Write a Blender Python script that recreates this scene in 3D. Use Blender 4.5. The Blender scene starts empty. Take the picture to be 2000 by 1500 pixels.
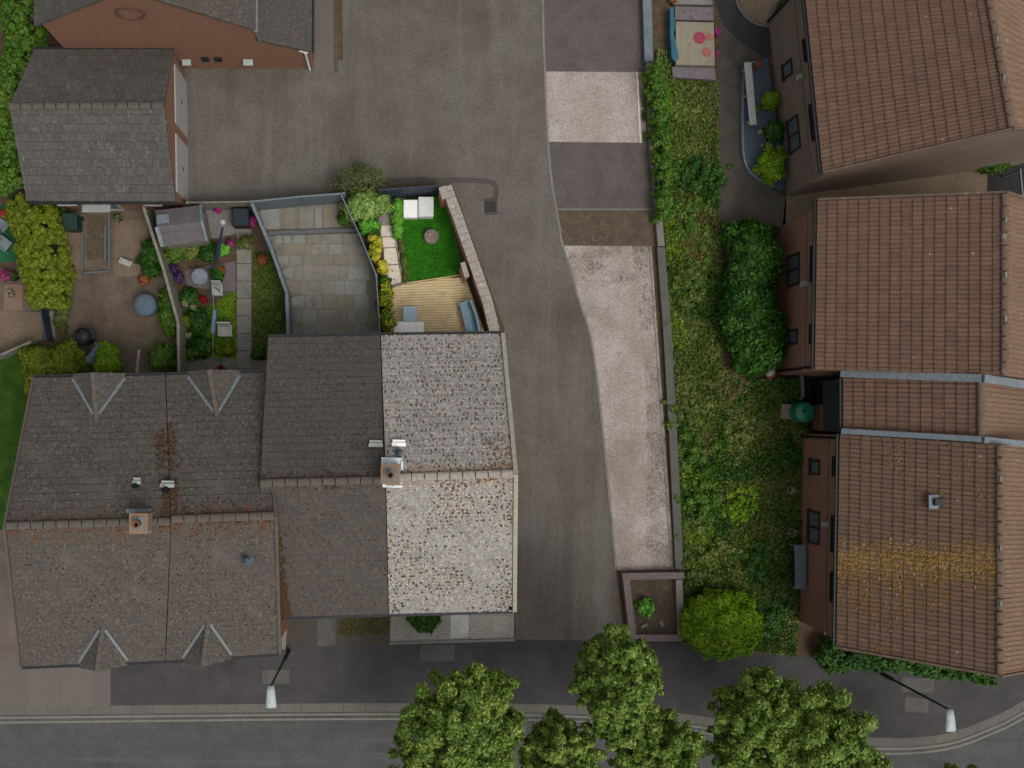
import bpy, math, random
import numpy as np
from mathutils import Vector
R = math.radians
SC = bpy.context.scene
COL = SC.collection
# ------------------------------------------------------------------ camera
H = 42.0            # drone height (m)
S = 46.0            # photograph pixels (2000 wide) per metre on the ground
NX, NY = 795.0, 822.0   # point straight below the drone
cam = bpy.data.cameras.new('camera'); co = bpy.data.objects.new('camera', cam); COL.objects.link(co)
co.location = (0, 0, H); co.rotation_euler = (0, 0, 0)
cam.sensor_width = 36.0; cam.lens = 36.0 * S * H / 2000.0
cam.shift_x = (1000 - NX) / 2000.0; cam.shift_y = (NY - 750) / 2000.0
cam.clip_end = 500.0
SC.camera = co
# ------------------------------------------------------------------ light
w = bpy.data.worlds.new("World"); SC.world = w; w.use_nodes = True
nt = w.node_tree; bg = nt.nodes['Background']
sky = nt.nodes.new('ShaderNodeTexSky'); sky.sky_type = 'NISHITA'; sky.sun_disc = False
SUN_EL, SUN_AZ = 60, 138     # azimuth clockwise from +Y
sky.sun_elevation = R(SUN_EL); sky.sun_rotation = R(SUN_AZ); sky.dust_density = 6.0; sky.air_density = 1.0
hs = nt.nodes.new('ShaderNodeHueSaturation'); hs.inputs['Saturation'].default_value = 0.22
nt.links.new(sky.outputs[0], hs.inputs['Color']); nt.links.new(hs.outputs[0], bg.inputs['Color'])
bg.inputs['Strength'].default_value = 0.148
sl = bpy.data.lights.new('sun', 'SUN'); so = bpy.data.objects.new('sun', sl); COL.objects.link(so)
sl.energy = 0.75; sl.angle = R(16); sl.color = (1.0, 0.965, 0.92)
_d = Vector((math.sin(R(SUN_AZ)) * math.cos(R(SUN_EL)), math.cos(R(SUN_AZ)) * math.cos(R(SUN_EL)), math.sin(R(SUN_EL))))
so.rotation_euler = _d.to_track_quat('Z', 'Y').to_euler()
SC.view_settings.view_transform = 'Standard'; SC.view_settings.look = 'None'
SC.view_settings.exposure = 0.15; SC.view_settings.gamma = 1.0
SC.render.engine = 'CYCLES'

# ------------------------------------------------------------------ helpers
def P(px, py, z=0.0):
    k = (H - z) / H
    return Vector(((px - NX) / S * k, (NY - py) / S * k, z))
def L2(px, py, z=0.0):
    v = P(px, py, z); return (v.x, v.y)
def lin(c):
    return tuple(((v / 255) / 12.92 if v / 255 <= 0.04045 else ((v / 255 + 0.055) / 1.055) ** 2.4) for v in c)
GAIN = 0.92
def C(*c):
    r = lin(c); return (min(r[0] * GAIN, .9), min(r[1] * GAIN, .9), min(r[2] * GAIN, .9), 1)

class NT:
    def __init__(s, name):
        s.m = bpy.data.materials.new(name); s.m.use_nodes = True
        s.t = s.m.node_tree; s.b = s.t.nodes['Principled BSDF']
        s.tc = s.t.nodes.new('ShaderNodeTexCoord')
        s.co = s.tc.outputs['Object']
    def n(s, t, **kw):
        o = s.t.nodes.new(t)
        for k, v in kw.items():
            if k in o.inputs: s.put(o.inputs[k], v)
            else: setattr(o, k, v)
        return o
    def put(s, i, v):
        if isinstance(v, bpy.types.NodeSocket): s.t.links.new(v, i)
        else: i.default_value = v
    def noise(s, scale, detail=3, rough=.55, co=None, dist=0):
        o = s.n('ShaderNodeTexNoise', Scale=scale, Detail=detail, Roughness=rough, Distortion=dist)
        s.put(o.inputs['Vector'], co or s.co); return o.outputs['Fac']
    def ramp(s, f, a, b):
        o = s.n('ShaderNodeMapRange'); o.clamp = True
        s.put(o.inputs['Value'], f); o.inputs['From Min'].default_value = a; o.inputs['From Max'].default_value = b
        return o.outputs[0]
    def mix(s, f, a, b, mode='MIX'):
        o = s.n('ShaderNodeMix'); o.data_type = 'RGBA'; o.blend_type = mode
        s.put(o.inputs[0], f); s.put(o.inputs[6], a); s.put(o.inputs[7], b); return o.outputs[2]
    def math(s, op, a, b=0.0):
        o = s.n('ShaderNodeMath', operation=op); s.put(o.inputs[0], a); s.put(o.inputs[1], b); return o.outputs[0]

MATS = {}
def surf(name, c1, c2, scale=3.0, rough=.85, bump=.3, bscale=60, stains=(), specks=(), brick=None, stretch=None, uv=False, spec=.25, grain=.12, fine=None, metal=0, streaks=(), bands=()):
    """layered procedural surface: two tones, worn stains, specks, optional tile/brick pattern on the UVs"""
    if name in MATS: return MATS[name]
    s = NT(name)
    if uv or brick: s.co = s.tc.outputs['UV']
    if stretch:
        mp = s.n('ShaderNodeMapping'); s.put(mp.inputs['Vector'], s.co); mp.inputs['Scale'].default_value = stretch; base_co = mp.outputs[0]
    else: base_co = s.co
    f = s.ramp(s.noise(scale, 5, .6, base_co), .35, .65)
    col = s.mix(f, c1, c2)
    h = s.noise(bscale, 4, .6)
    if brick:
        b1, b2, mo, bw, bh, ms = brick
        bt = s.n('ShaderNodeTexBrick', Scale=1.0); s.put(bt.inputs['Vector'], s.co)
        bt.inputs['Color1'].default_value = b1; bt.inputs['Color2'].default_value = b2; bt.inputs['Mortar'].default_value = mo
        bt.inputs['Brick Width'].default_value = bw; bt.inputs['Row Height'].default_value = bh; bt.inputs['Mortar Size'].default_value = ms
        bt.inputs['Mortar Smooth'].default_value = .3; bt.offset = .5
        col = s.mix(.65, col, bt.outputs['Color'])
        h = s.math('SUBTRACT', s.math('MULTIPLY', h, .5), s.math('MULTIPLY', bt.outputs['Fac'], .8))
    if fine:
        col = s.mix(s.ramp(s.noise(fine[1], 2, .7), fine[2], fine[3]), col, fine[0])
    for (c, sc, lo, hi, *a) in stains:
        amt = a[0] if a else 1.0
        m = s.math('MULTIPLY', s.ramp(s.noise(sc, 5, .65, base_co if len(a) > 1 else None, .4), lo, hi), amt)
        col = s.mix(m, col, c)
    for (c, axis, pos, sl, wd, amt, sc) in bands:   # a grown-on band of moss at a place of its own along the roof
        sp = s.n('ShaderNodeSeparateXYZ'); s.put(sp.inputs[0], s.co); a_, b_ = (0, 1) if axis == 'u' else (1, 0)
        dd = s.math('ABSOLUTE', s.math('SUBTRACT', s.math('ADD', sp.outputs[a_], s.math('MULTIPLY', sp.outputs[b_], sl)), pos))
        mk = s.math('MULTIPLY', s.ramp(s.math('DIVIDE', dd, wd), 1.0, .1), s.ramp(s.noise(sc, 5, .65), .42, .62))
        col = s.mix(s.math('MULTIPLY', mk, amt), col, c)
    for (c, sx, sy, lo, hi, amt) in streaks:
        mp = s.n('ShaderNodeMapping'); s.put(mp.inputs['Vector'], s.co); mp.inputs['Scale'].default_value = (sx, sy, 1); mp.inputs['Rotation'].default_value = (0, 0, .1)
        col = s.mix(s.math('MULTIPLY', s.ramp(s.noise(1.0, 4, .6, mp.outputs[0], .6), lo, hi), amt), col, c)
    for (c, sc, r, dens) in specks:
        v = s.n('ShaderNodeTexVoronoi', Scale=sc); s.put(v.inputs['Vector'], s.co); v.inputs['Randomness'].default_value = 1
        sep = s.n('ShaderNodeSeparateColor'); s.put(sep.inputs[0], v.outputs['Color'])
        m = s.math('MULTIPLY', s.math('LESS_THAN', v.outputs['Distance'], r), s.math('LESS_THAN', sep.outputs[0], dens))
        col = s.mix(m, col, c)
    if grain:
        g = s.noise(13, 4, .85)
        gm = s.n('ShaderNodeMapRange'); s.put(gm.inputs['Value'], g); gm.inputs['From Min'].default_value = .3; gm.inputs['From Max'].default_value = .7
        gm.inputs['To Min'].default_value = 1 - grain * 2; gm.inputs['To Max'].default_value = 1 + grain * 2
        cc = s.n('ShaderNodeCombineColor')
        for i in range(3): s.put(cc.inputs[i], gm.outputs[0])
        col = s.mix(1.0, col, cc.outputs[0], 'MULTIPLY')
    s.put(s.b.inputs['Base Color'], col)
    s.b.inputs['Roughness'].default_value = rough; s.b.inputs['Specular IOR Level'].default_value = spec; s.b.inputs['Metallic'].default_value = metal
    bp = s.n('ShaderNodeBump', Strength=bump, Distance=.02); s.put(bp.inputs['Height'], h)
    s.put(s.b.inputs['Normal'], bp.outputs[0])
    MATS[name] = s.m; return s.m

def leafmat(name, ca, cb, cc, scale=1.2, trans=.35):
    if name in MATS: return MATS[name]
    s = NT(name)
    g = s.n('ShaderNodeNewGeometry')
    rnd = g.outputs['Random Per Island']
    nz = s.ramp(s.noise(scale, 3, .6), .35, .65)
    t = s.math('ADD', s.math('MULTIPLY', rnd, .65), s.math('MULTIPLY', nz, .35))
    cr = s.n('ShaderNodeValToRGB'); s.put(cr.inputs[0], t)
    e = cr.color_ramp.elements; e[0].position = .12; e[0].color = ca; e[1].position = .9; e[1].color = cc
    m = cr.color_ramp.elements.new(.5); m.color = cb
    s.put(s.b.inputs['Base Color'], cr.outputs[0]); s.b.inputs['Roughness'].default_value = .55; s.b.inputs['Specular IOR Level'].default_value = .3
    tr = s.n('ShaderNodeBsdfTranslucent'); s.put(tr.inputs['Color'], cr.outputs[0])
    mx = s.n('ShaderNodeMixShader'); mx.inputs[0].default_value = trans
    s.put(mx.inputs[1], s.b.outputs[0]); s.put(mx.inputs[2], tr.outputs[0])
    s.t.links.new(mx.outputs[0], s.t.nodes['Material Output'].inputs['Surface'])
    MATS[name] = s.m; return s.m

def tag(o, label=None, cat=None, group=None, kind=None):
    if label: o['label'] = label
    if cat: o['category'] = cat
    if group: o['group'] = group
    if kind: o['kind'] = kind
    return o
def empty(name, loc, label, cat, group=None):
    o = bpy.data.objects.new(name, None); COL.objects.link(o); o.location = loc; o.empty_display_size = .2
    return tag(o, label, cat, group)

class MB:
    def __init__(s): s.v = []; s.f = []; s.uv = []
    def face(s, pts, uv=None):
        i = len(s.v); s.v += [tuple(p) for p in pts]; s.f.append(tuple(range(i, i + len(pts)))); s.uv.append(uv)
    def prism(s, pts, z0, z1, bottom=True):
        a = sum(pts[i][0] * pts[(i + 1) % len(pts)][1] - pts[(i + 1) % len(pts)][0] * pts[i][1] for i in range(len(pts)))
        if a < 0: pts = pts[::-1]
        n = len(pts)
        s.face([(p[0], p[1], z1) for p in pts])
        if bottom: s.face([(p[0], p[1], z0) for p in pts[::-1]])
        for i in range(n):
            p, q = pts[i], pts[(i + 1) % n]
            s.face([(p[0], p[1], z0), (q[0], q[1], z0), (q[0], q[1], z1), (p[0], p[1], z1)])
    def box(s, c, d, rz=0, tilt=0):
        """c centre, d full size; optional rotation about z and tilt about local x"""
        cx, cy, cz = c; hx, hy, hz = d[0] / 2, d[1] / 2, d[2] / 2
        ca, sa = math.cos(rz), math.sin(rz); ct, st = math.cos(tilt), math.sin(tilt)
        def T(x, y, z):
            y, z = y * ct - z * st, y * st + z * ct
            return (cx + x * ca - y * sa, cy + x * sa + y * ca, cz + z)
        q = [T(x, y, z) for x in (-hx, hx) for y in (-hy, hy) for z in (-hz, hz)]
        for f in ((0, 1, 3, 2), (4, 6, 7, 5), (0, 4, 5, 1), (2, 3, 7, 6), (0, 2, 6, 4), (1, 5, 7, 3)):
            s.face([q[i] for i in f])
    def bar(s, a, b, wd, ht):
        a = Vector(a); b = Vector(b); d = (b - a).normalized()
        u = Vector((0, 0, 1)) if abs(d.z) < .95 else Vector((1, 0, 0))
        sd = d.cross(u).normalized() * wd / 2; up = sd.cross(d).normalized() * ht / 2
        q = [a - sd - up, a + sd - up, a + sd + up, a - sd + up, b - sd - up, b + sd - up, b + sd + up, b - sd + up]
        for f in ((0, 1, 2, 3), (7, 6, 5, 4), (0, 4, 5, 1), (1, 5, 6, 2), (2, 6, 7, 3), (3, 7, 4, 0)): s.face([q[i] for i in f])
    def cyl(s, c, r, z0, z1, n=20, r2=None, cap=True):
        r2 = r if r2 is None else r2
        a = [(c[0] + r * math.cos(2 * math.pi * i / n), c[1] + r * math.sin(2 * math.pi * i / n), z0) for i in range(n)]
        b = [(c[0] + r2 * math.cos(2 * math.pi * i / n), c[1] + r2 * math.sin(2 * math.pi * i / n), z1) for i in range(n)]
        for i in range(n): j = (i + 1) % n; s.face([a[i], a[j], b[j], b[i]])
        if cap: s.face(b); s.face(a[::-1])
    def lathe(s, c, prof, n=24):
        for (r0, z0), (r1, z1) in zip(prof[:-1], prof[1:]): s.cyl(c, max(r0, .001), z0, z1, n, max(r1, .001), cap=False)
    def tube(s, path, rads, n=8):
        rings = []
        for i, p in enumerate(path):
            p = Vector(p); q = Vector(path[min(i + 1, len(path) - 1)]) - Vector(path[max(i - 1, 0)])
            d = q.normalized(); u = d.cross(Vector((.3, .2, 1)) if abs(d.z) < .9 else Vector((1, 0, 0))).normalized(); v = d.cross(u)
            r = rads[i] if hasattr(rads, '__len__') else rads
            rings.append([p + (u * math.cos(2 * math.pi * k / n) + v * math.sin(2 * math.pi * k / n)) * r for k in range(n)])
        for a, b in zip(rings[:-1], rings[1:]):
            for k in range(n): j = (k + 1) % n; s.face([a[k], a[j], b[j], b[k]])
        s.face(rings[0][::-1]); s.face(rings[-1])
    def build(s, name, mat, parent=None, smooth=False, bevel=0):
        me = bpy.data.meshes.new(name); me.from_pydata(s.v, [], s.f); me.update()
        uvl = me.uv_layers.new(name='UVMap'); data = np.zeros(len(me.loops) * 2, np.float32); li = 0
        for p, uv in zip(me.polygons, s.uv):
            if uv is None:
                n = p.normal
                if abs(n.z) > .6: uv = [(s.v[i][0], s.v[i][1]) for i in p.vertices]
                else:
                    t = Vector((-n.y, n.x, 0)).normalized()
                    uv = [(s.v[i][0] * t.x + s.v[i][1] * t.y, s.v[i][2]) for i in p.vertices]
            for q in uv: data[li] = q[0]; data[li + 1] = q[1]; li += 2
        uvl.data.foreach_set('uv', data)
        if smooth:
            me.polygons.foreach_set('use_smooth', [True] * len(me.polygons))
        me.materials.append(mat)
        o = bpy.data.objects.new(name, me); COL.objects.link(o)
        if smooth or bevel:
            md = o.modifiers.new('weld', 'WELD'); md.merge_threshold = .0008
        if bevel:
            md = o.modifiers.new('bevel', 'BEVEL'); md.width = bevel; md.segments = 2; md.limit_method = 'ANGLE'
        if parent: o.parent = parent; o.matrix_parent_inverse = parent_world_inv(parent)
        return o
def parent_world_inv(p):
    m = p.matrix_basis.copy(); q = p
    while q.parent: m = q.parent.matrix_basis @ q.matrix_parent_inverse @ m; q = q.parent
    return m.inverted()

def sheet(name, pts, z, mat, kind='structure', thick=None, **kw):
    mb = MB(); q = [L2(*p) for p in pts]
    if thick: mb.prism(q, z - thick, z)
    else:
        a = sum(q[i][0] * q[(i + 1) % len(q)][1] - q[(i + 1) % len(q)][0] * q[i][1] for i in range(len(q)))
        if a < 0: q = q[::-1]
        mb.face([(p[0], p[1], z) for p in q])
    return tag(mb.build(name, mat), kind=kind, **kw)
def offs(pts, d):
    """offset an open polyline of 2-D points to its left by d"""
    out = []
    for i in range(len(pts)):
        a = Vector(pts[max(i - 1, 0)]); b = Vector(pts[min(i + 1, len(pts) - 1)]); t = (b - a).normalized()
        out.append((pts[i][0] - t.y * d, pts[i][1] + t.x * d))
    return out
def smoothline(pts, n=6):
    out = []
    for i in range(len(pts) - 1):
        p0 = np.array(pts[max(i - 1, 0)]); p1 = np.array(pts[i]); p2 = np.array(pts[i + 1]); p3 = np.array(pts[min(i + 2, len(pts) - 1)])
        for k in range(n):
            t = k / n
            out.append(tuple(.5 * ((2 * p1) + (-p0 + p2) * t + (2 * p0 - 5 * p1 + 4 * p2 - p3) * t * t + (-p0 + 3 * p1 - 3 * p2 + p3) * t ** 3)))
    out.append(tuple(pts[-1])); return out
def strip(name, line, d0, d1, z, mat, z0=None, **kw):
    a = offs(line, d0); b = offs(line, d1); mb = MB()
    for i in range(len(line) - 1):
        q = [a[i], a[i + 1], b[i + 1], b[i]]
        if z0 is None:
            ar = sum(q[k][0] * q[(k + 1) % 4][1] - q[(k + 1) % 4][0] * q[k][1] for k in range(4))
            if ar < 0: q = q[::-1]
            mb.face([(p[0], p[1], z) for p in q])
        else: mb.prism(q, z0, z)
    o = mb.build(name, mat)
    return tag(o, **({'kind': 'structure'} | kw))

# ---- foliage
def leafobj(name, Pp, N, sz, mat, parent=None, asp=.6, seed=0):
    rg = np.random.default_rng(seed); n = len(Pp)
    N = N / (np.linalg.norm(N, axis=1, keepdims=True) + 1e-9)
    r = rg.normal(size=(n, 3)); t = np.cross(N, r); t /= (np.linalg.norm(t, axis=1, keepdims=True) + 1e-9); b = np.cross(N, t)
    s1 = sz[:, None]; s2 = s1 * asp
    fold = N * s1 * .25
    V = np.stack([Pp - t * s1, Pp - b * s2 + fold, Pp + t * s1, Pp + b * s2 + fold], 1).reshape(-1, 3).astype(np.float32)
    me = bpy.data.meshes.new(name); me.vertices.add(4 * n); me.vertices.foreach_set('co', V.ravel())
    me.loops.add(4 * n); me.loops.foreach_set('vertex_index', np.arange(4 * n, dtype=np.int32))
    me.polygons.add(n); me.polygons.foreach_set('loop_start', np.arange(0, 4 * n, 4, dtype=np.int32)); me.polygons.foreach_set('loop_total', np.full(n, 4, np.int32))
    me.update(); me.validate(); me.materials.append(mat)
    o = bpy.data.objects.new(name, me); COL.objects.link(o)
    if parent: o.parent = parent; o.matrix_parent_inverse = parent_world_inv(parent)
    return o
def clumps_to_leaves(Cn, D, cr, nleaf, size, seed, up=.4, spread=.5, flat=1.0, shell=.45):
    rg = np.random.default_rng(seed); m = len(Cn)
    idx = rg.choice(m, nleaf, p=(cr ** 2) / (cr ** 2).sum())
    d = rg.normal(size=(nleaf, 3)) + D[idx] * spread; d /= np.linalg.norm(d, axis=1, keepdims=True)
    rr = shell + (1 - shell) * rg.random(nleaf)
    pos = Cn[idx] + d * (cr[idx] * rr)[:, None] * np.array([1, 1, flat]) + D[idx] * (cr[idx] * rg.random(nleaf) ** 2 * .6)[:, None]
    N = d + D[idx] * .4 + rg.normal(size=(nleaf, 3)) * .45 + np.array([0, 0, up])
    sz = size * rg.uniform(.6, 1.3, nleaf)
    return pos, N, sz
def crown(name, c, rad, ncl, nleaf, size, mat, seed, parent=None, cl=.3, asp=.6, lo=-.5, spread=.5):
    rg = np.random.default_rng(seed); rad = np.array(rad, float)
    D = rg.normal(size=(ncl * 4, 3)); D /= np.linalg.norm(D, axis=1, keepdims=True); D = D[D[:, 2] > lo][:ncl]
    k = rg.uniform(.35, .88, len(D)) ** .7 * rg.uniform(.85, 1.1, len(D))
    Cn = np.array(c) + D * rad * k[:, None]
    cr = rad.mean() * cl * rg.uniform(.6, 1.3, len(D))
    nf = int(nleaf * .6)
    p, N, s = clumps_to_leaves(Cn, D, cr, nleaf, size, seed + 1, spread=spread)
    D2 = rg.normal(size=(nf, 3)); D2 /= np.linalg.norm(D2, axis=1, keepdims=True); D2[:, 2] = np.where(D2[:, 2] < lo, -D2[:, 2], D2[:, 2])
    bump = .78 + .2 * vnoise(D2[:, 0] * 2.2 + 9, D2[:, 1] * 2.2 + D2[:, 2] * 2 + 9, 1.6, seed) + .1 * vnoise(D2[:, 0] * 5 + 9, D2[:, 1] * 5 + D2[:, 2] * 4 + 9, 1.6, seed + 2)
    p2 = np.array(c) + D2 * rad * (bump * (1 - .25 * rg.random(nf) ** 2))[:, None]
    p = np.r_[p, p2]; N = np.r_[N, D2 + rg.normal(size=(nf, 3)) * .5 + np.array([0, 0, .5])]; s = np.r_[s, size * rg.uniform(.6, 1.3, nf)]
    keep = p[:, 2] > .02
    return leafobj(name, p[keep], N[keep], s[keep], mat, parent, asp, seed)
def hedge_leaves(name, pts, z, wd, ht, n, size, mat, seed, parent=None, clr=.17):
    """hedge along world polyline pts, half width wd, height ht"""
    rg = np.random.default_rng(seed); pts = np.array(pts, float); seg = np.linalg.norm(np.diff(pts, axis=0), axis=1); cum = np.r_[0, np.cumsum(seg)]
    m = max(20, int(cum[-1] * 110 * float(np.mean(wd)))); t = rg.random(m) * cum[-1]
    x = np.interp(t, cum, pts[:, 0]); y = np.interp(t, cum, pts[:, 1])
    wds = np.interp(t, cum, np.array(wd if hasattr(wd, '__len__') else [wd] * len(pts))) if hasattr(wd, '__len__') else np.full(m, wd)
    i = np.clip(np.searchsorted(cum, t) - 1, 0, len(seg) - 1); tg = np.diff(pts, axis=0)[i] / seg[i][:, None]
    u = rg.uniform(-1, 1, m); zz = z + ht * (1 - .35 * np.abs(u) ** 3) * rg.uniform(.82, 1.05, m)
    low = rg.random(m) < .3; zz[low] = z + ht * rg.uniform(.15, .8, low.sum()); u[low] = np.sign(u[low]) * .9
    Cn = np.stack([x - tg[:, 1] * u * wds * .9, y + tg[:, 0] * u * wds * .9, zz - clr * .5], 1)
    D = np.stack([-tg[:, 1] * u, tg[:, 0] * u, np.full(m, .9)], 1); D /= np.linalg.norm(D, axis=1, keepdims=True)
    p, N, s = clumps_to_leaves(Cn, D, clr * rg.uniform(.7, 1.3, m), n, size, seed + 3)
    k = p[:, 2] > .02
    return leafobj(name, p[k], N[k], s[k], mat, parent, .6, seed)
def inside(x, y, poly):
    c = np.zeros(len(x), bool); n = len(poly)
    for i in range(n):
        x0, y0 = poly[i]; x1, y1 = poly[(i + 1) % n]
        if y0 == y1: continue
        c ^= ((y0 > y) != (y1 > y)) & (x < (x1 - x0) * (y - y0) / (y1 - y0) + x0)
    return c
def vnoise(x, y, sc, seed):
    rg = np.random.default_rng(seed); T = rg.random((64, 64)); X = x * sc; Y = y * sc
    xi = np.floor(X).astype(int); yi = np.floor(Y).astype(int); fx = X - xi; fy = Y - yi; fx = fx * fx * (3 - 2 * fx); fy = fy * fy * (3 - 2 * fy)
    g = lambda a, b: T[a % 64, b % 64]
    return (g(xi, yi) * (1 - fx) + g(xi + 1, yi) * fx) * (1 - fy) + (g(xi, yi + 1) * (1 - fx) + g(xi + 1, yi + 1) * fx) * fy
def ground_cover(name, pts, z, n, size, mat, seed, hgt=.08, dens=(0, 0), sc=.8, up=1.2, asp=.35, parent=None, edge=0):
    rg = np.random.default_rng(seed); poly = [L2(*p) for p in pts]; q = np.array(poly)
    x = rg.uniform(q[:, 0].min() - edge, q[:, 0].max() + edge, n * 3); y = rg.uniform(q[:, 1].min() - edge, q[:, 1].max() + edge, n * 3)
    jx = x + rg.normal(size=len(x)) * edge; jy = y + rg.normal(size=len(x)) * edge
    k = inside(jx, jy, poly)
    if dens[1] > 0:
        v = vnoise(x + 50, y + 50, sc, seed) * .6 + vnoise(x + 50, y + 50, sc * 2.7, seed + 1) * .4
        k &= rg.random(len(x)) < np.clip((v - dens[0]) / (dens[1] - dens[0]), 0, 1)
    x, y = x[k][:n], y[k][:n]; hh = hgt * (.3 + .7 * vnoise(x + 90, y + 90, 2.2, seed + 5)) * rg.random(len(x))
    p = np.stack([x, y, z + .01 + hh], 1); N = rg.normal(size=(len(x), 3)) * .7 + np.array([0, 0, up])
    return leafobj(name, p, N, size * rg.uniform(.5, 1.4, len(x)), mat, parent, asp, seed)

# ------------------------------------------------------------------ materials
M = {}
M['asphalt'] = surf('access_tarmac', C(82, 78, 71), C(94, 90, 83), .8, .9, .5, 90, stains=[(C(76, 68, 59), .16, .46, .62, .7), (C(72, 65, 57), 3.2, .60, .76, .45), (C(60, 53, 46), .7, .64, .78, .5), (C(108, 104, 96), 5.5, .62, .74, .4)], streaks=[(C(100, 97, 91), 1.0, .10, .5, .68, .6), (C(68, 64, 59), .8, .07, .55, .7, .55), (C(118, 114, 108), 1.3, 1.0, .68, .80, .6)], fine=(C(116, 110, 101), 24, .56, .72), specks=[(C(58, 54, 50), 2.2, .05, .2), (C(130, 124, 114), 3.1, .05, .12)], grain=.2)
M['road'] = surf('road_tarmac', C(68, 68, 67), C(76, 76, 75), 1.2, .85, .4, 90, stains=[(C(56, 56, 56), .4, .5, .75, .7)], streaks=[(C(86, 87, 86), .08, 1.2, .5, .7, .6), (C(54, 54, 55), .1, 1.8, .56, .72, .5)], grain=.12)
M['pave'] = surf('pavement_tarmac', C(58, 56, 56), C(68, 66, 65), 1.0, .9, .4, 90, stains=[(C(80, 76, 74), .6, .55, .8, .6), (C(48, 46, 46), .9, .5, .8, .6)], grain=.1)
M['pavepink'] = surf('pavement_concrete', C(92, 85, 80), C(101, 93, 87), 1.6, .9, .3, 70, stains=[(C(95, 88, 82), .9, .5, .75, .7)], brick=(C(99, 91, 85), C(92, 85, 80), C(78, 72, 67), 1.4, 3.2, .012), grain=.08)
M['kerb'] = surf('kerb_stone', C(84, 82, 74), C(98, 94, 86), 2.5, .9, .3, 60, stains=[(C(70, 78, 42), 1.2, .6, .8, .5)], brick=(C(88, 86, 80), C(98, 95, 88), C(55, 52, 48), .9, 50, .012))
M['line'] = surf('line_paint', C(116, 113, 98), C(106, 104, 94), 6, .8, .2, 60, stains=[(C(88, 88, 84), 5, .52, .68, .8)], grain=.1)
M['bay'] = surf('bay_tarmac', C(78, 72, 69), C(88, 80, 77), 1.3, .9, .4, 100, stains=[(C(66, 61, 58), .6, .5, .8, .7), (C(96, 84, 82), 1.0, .55, .8, .6), (C(70, 62, 48), 2.1, .64, .78, .5)], grain=.16)
M['baylit'] = surf('brightened_bay_tarmac', C(148, 137, 131), C(160, 149, 144), .8, .9, .5, 60, stains=[(C(120, 110, 101), .3, .44, .68, .8), (C(180, 170, 168), .42, .52, .76, .7), (C(106, 100, 80), .8, .60, .78, .6)], streaks=[(C(128, 117, 108), .9, .14, .52, .75, .6)], fine=(C(124, 113, 104), 22, .5, .72), grain=.2)  # lighter copy of the bay tarmac, brightening put into its colour
M['concrete'] = surf('old_concrete', C(104, 102, 98), C(118, 115, 108), 2.0, .9, .4, 50, stains=[(C(78, 80, 60), 1.5, .55, .75, .6), (C(88, 84, 78), 4, .55, .7, .6)])
M['bluegrey'] = surf('grey_painted_timber', C(86, 98, 104), C(100, 110, 114), 2.0, .7, .2, 60, stretch=(1, 1, 8), stains=[(C(70, 78, 80), 2, .55, .75, .6)])
M['darkfence'] = surf('charcoal_painted_timber', C(38, 48, 60), C(52, 62, 74), 2.0, .6, .2, 60, grain=.1)
M['palefence'] = surf('weathered_fence_timber', C(104, 100, 90), C(122, 118, 106), 3.0, .85, .3, 60)
M['soil'] = surf('garden_soil', C(66, 54, 42), C(86, 70, 54), 2.5, .95, .8, 30, stains=[(C(60, 72, 28), 1.2, .55, .75, .5), (C(104, 88, 70), 3, .6, .75, .6)], grain=.2)
M['dirt'] = surf('gravel_patio', C(84, 72, 62), C(98, 86, 74), 1.4, .95, .6, 50, stains=[(C(68, 58, 48), .8, .5, .75, .7), (C(112, 100, 88), 1.4, .6, .8, .6), (C(84, 62, 44), 1.1, .62, .8, .5)], grain=.16)
M['tan'] = surf('sandy_gravel', C(100, 87, 71), C(110, 95, 78), 1.4, .95, .6, 60, stains=[(C(92, 80, 62), 1.0, .5, .75, .6), (C(80, 86, 52), 1.7, .62, .8, .4)], grain=.16)
M['verge'] = surf('verge_turf', C(60, 74, 24), C(80, 88, 38), 1.3, .95, .6, 25, stains=[(C(94, 86, 50), .5, .5, .72, .75), (C(28, 52, 10), .9, .52, .7, .7)], grain=.2)
M['lawn'] = surf('lawn_turf', C(34, 98, 6), C(54, 128, 14), 1.8, .95, .6, 40, grain=.2)
M['lawndark'] = surf('dimmed_turf', C(30, 58, 8), C(48, 78, 14), 1.8, .95, .6, 40, grain=.2)  # darker copy of the lawn turf, dimming put into its colour
M['slab'] = surf('sandstone_flags', C(112, 109, 100), C(124, 120, 111), 2.2, .9, .3, 40, stains=[(C(104, 94, 72), 1.1, .56, .72, .6), (C(88, 86, 80), 2.5, .6, .75, .5)])
M['slab2'] = surf('pale_grey_flags', C(118, 118, 112), C(128, 127, 121), 2.2, .9, .3, 40)
M['slab3'] = surf('buff_flags', C(120, 114, 99), C(112, 107, 94), 2.2, .9, .3, 40)
M['slablit'] = surf('cream_flags', C(196, 184, 166), C(214, 202, 186), 4, .9, .4, 40, stains=[(C(160, 144, 124), 5, .55, .72, .7)])
M['gravelpath'] = surf('grey_shingle_path', C(122, 114, 106), C(140, 130, 122), 5, .95, .8, 50, grain=.2)
M['cobble'] = surf('cobble_setts', C(150, 146, 136), C(134, 130, 120), 3, .9, .6, 40, brick=(C(160, 156, 146), C(138, 134, 124), C(84, 80, 70), .11, .085, .012), stains=[(C(150, 112, 76), .9, .66, .8, .6)], uv=True)
M['cobbledark'] = surf('old_block_paving', C(70, 66, 60), C(80, 76, 68), 3, .9, .6, 40, brick=(C(76, 72, 66), C(66, 62, 56), C(46, 43, 38), .2, .1, .012), stains=[(C(70, 60, 30), 1.1, .55, .7, .8), (C(50, 62, 20), 1.6, .6, .75, .7)], uv=True)
M['lead'] = surf('lead_flashing', C(92, 102, 108), C(106, 114, 118), 4, .6, .2, 40, spec=.4)
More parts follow.
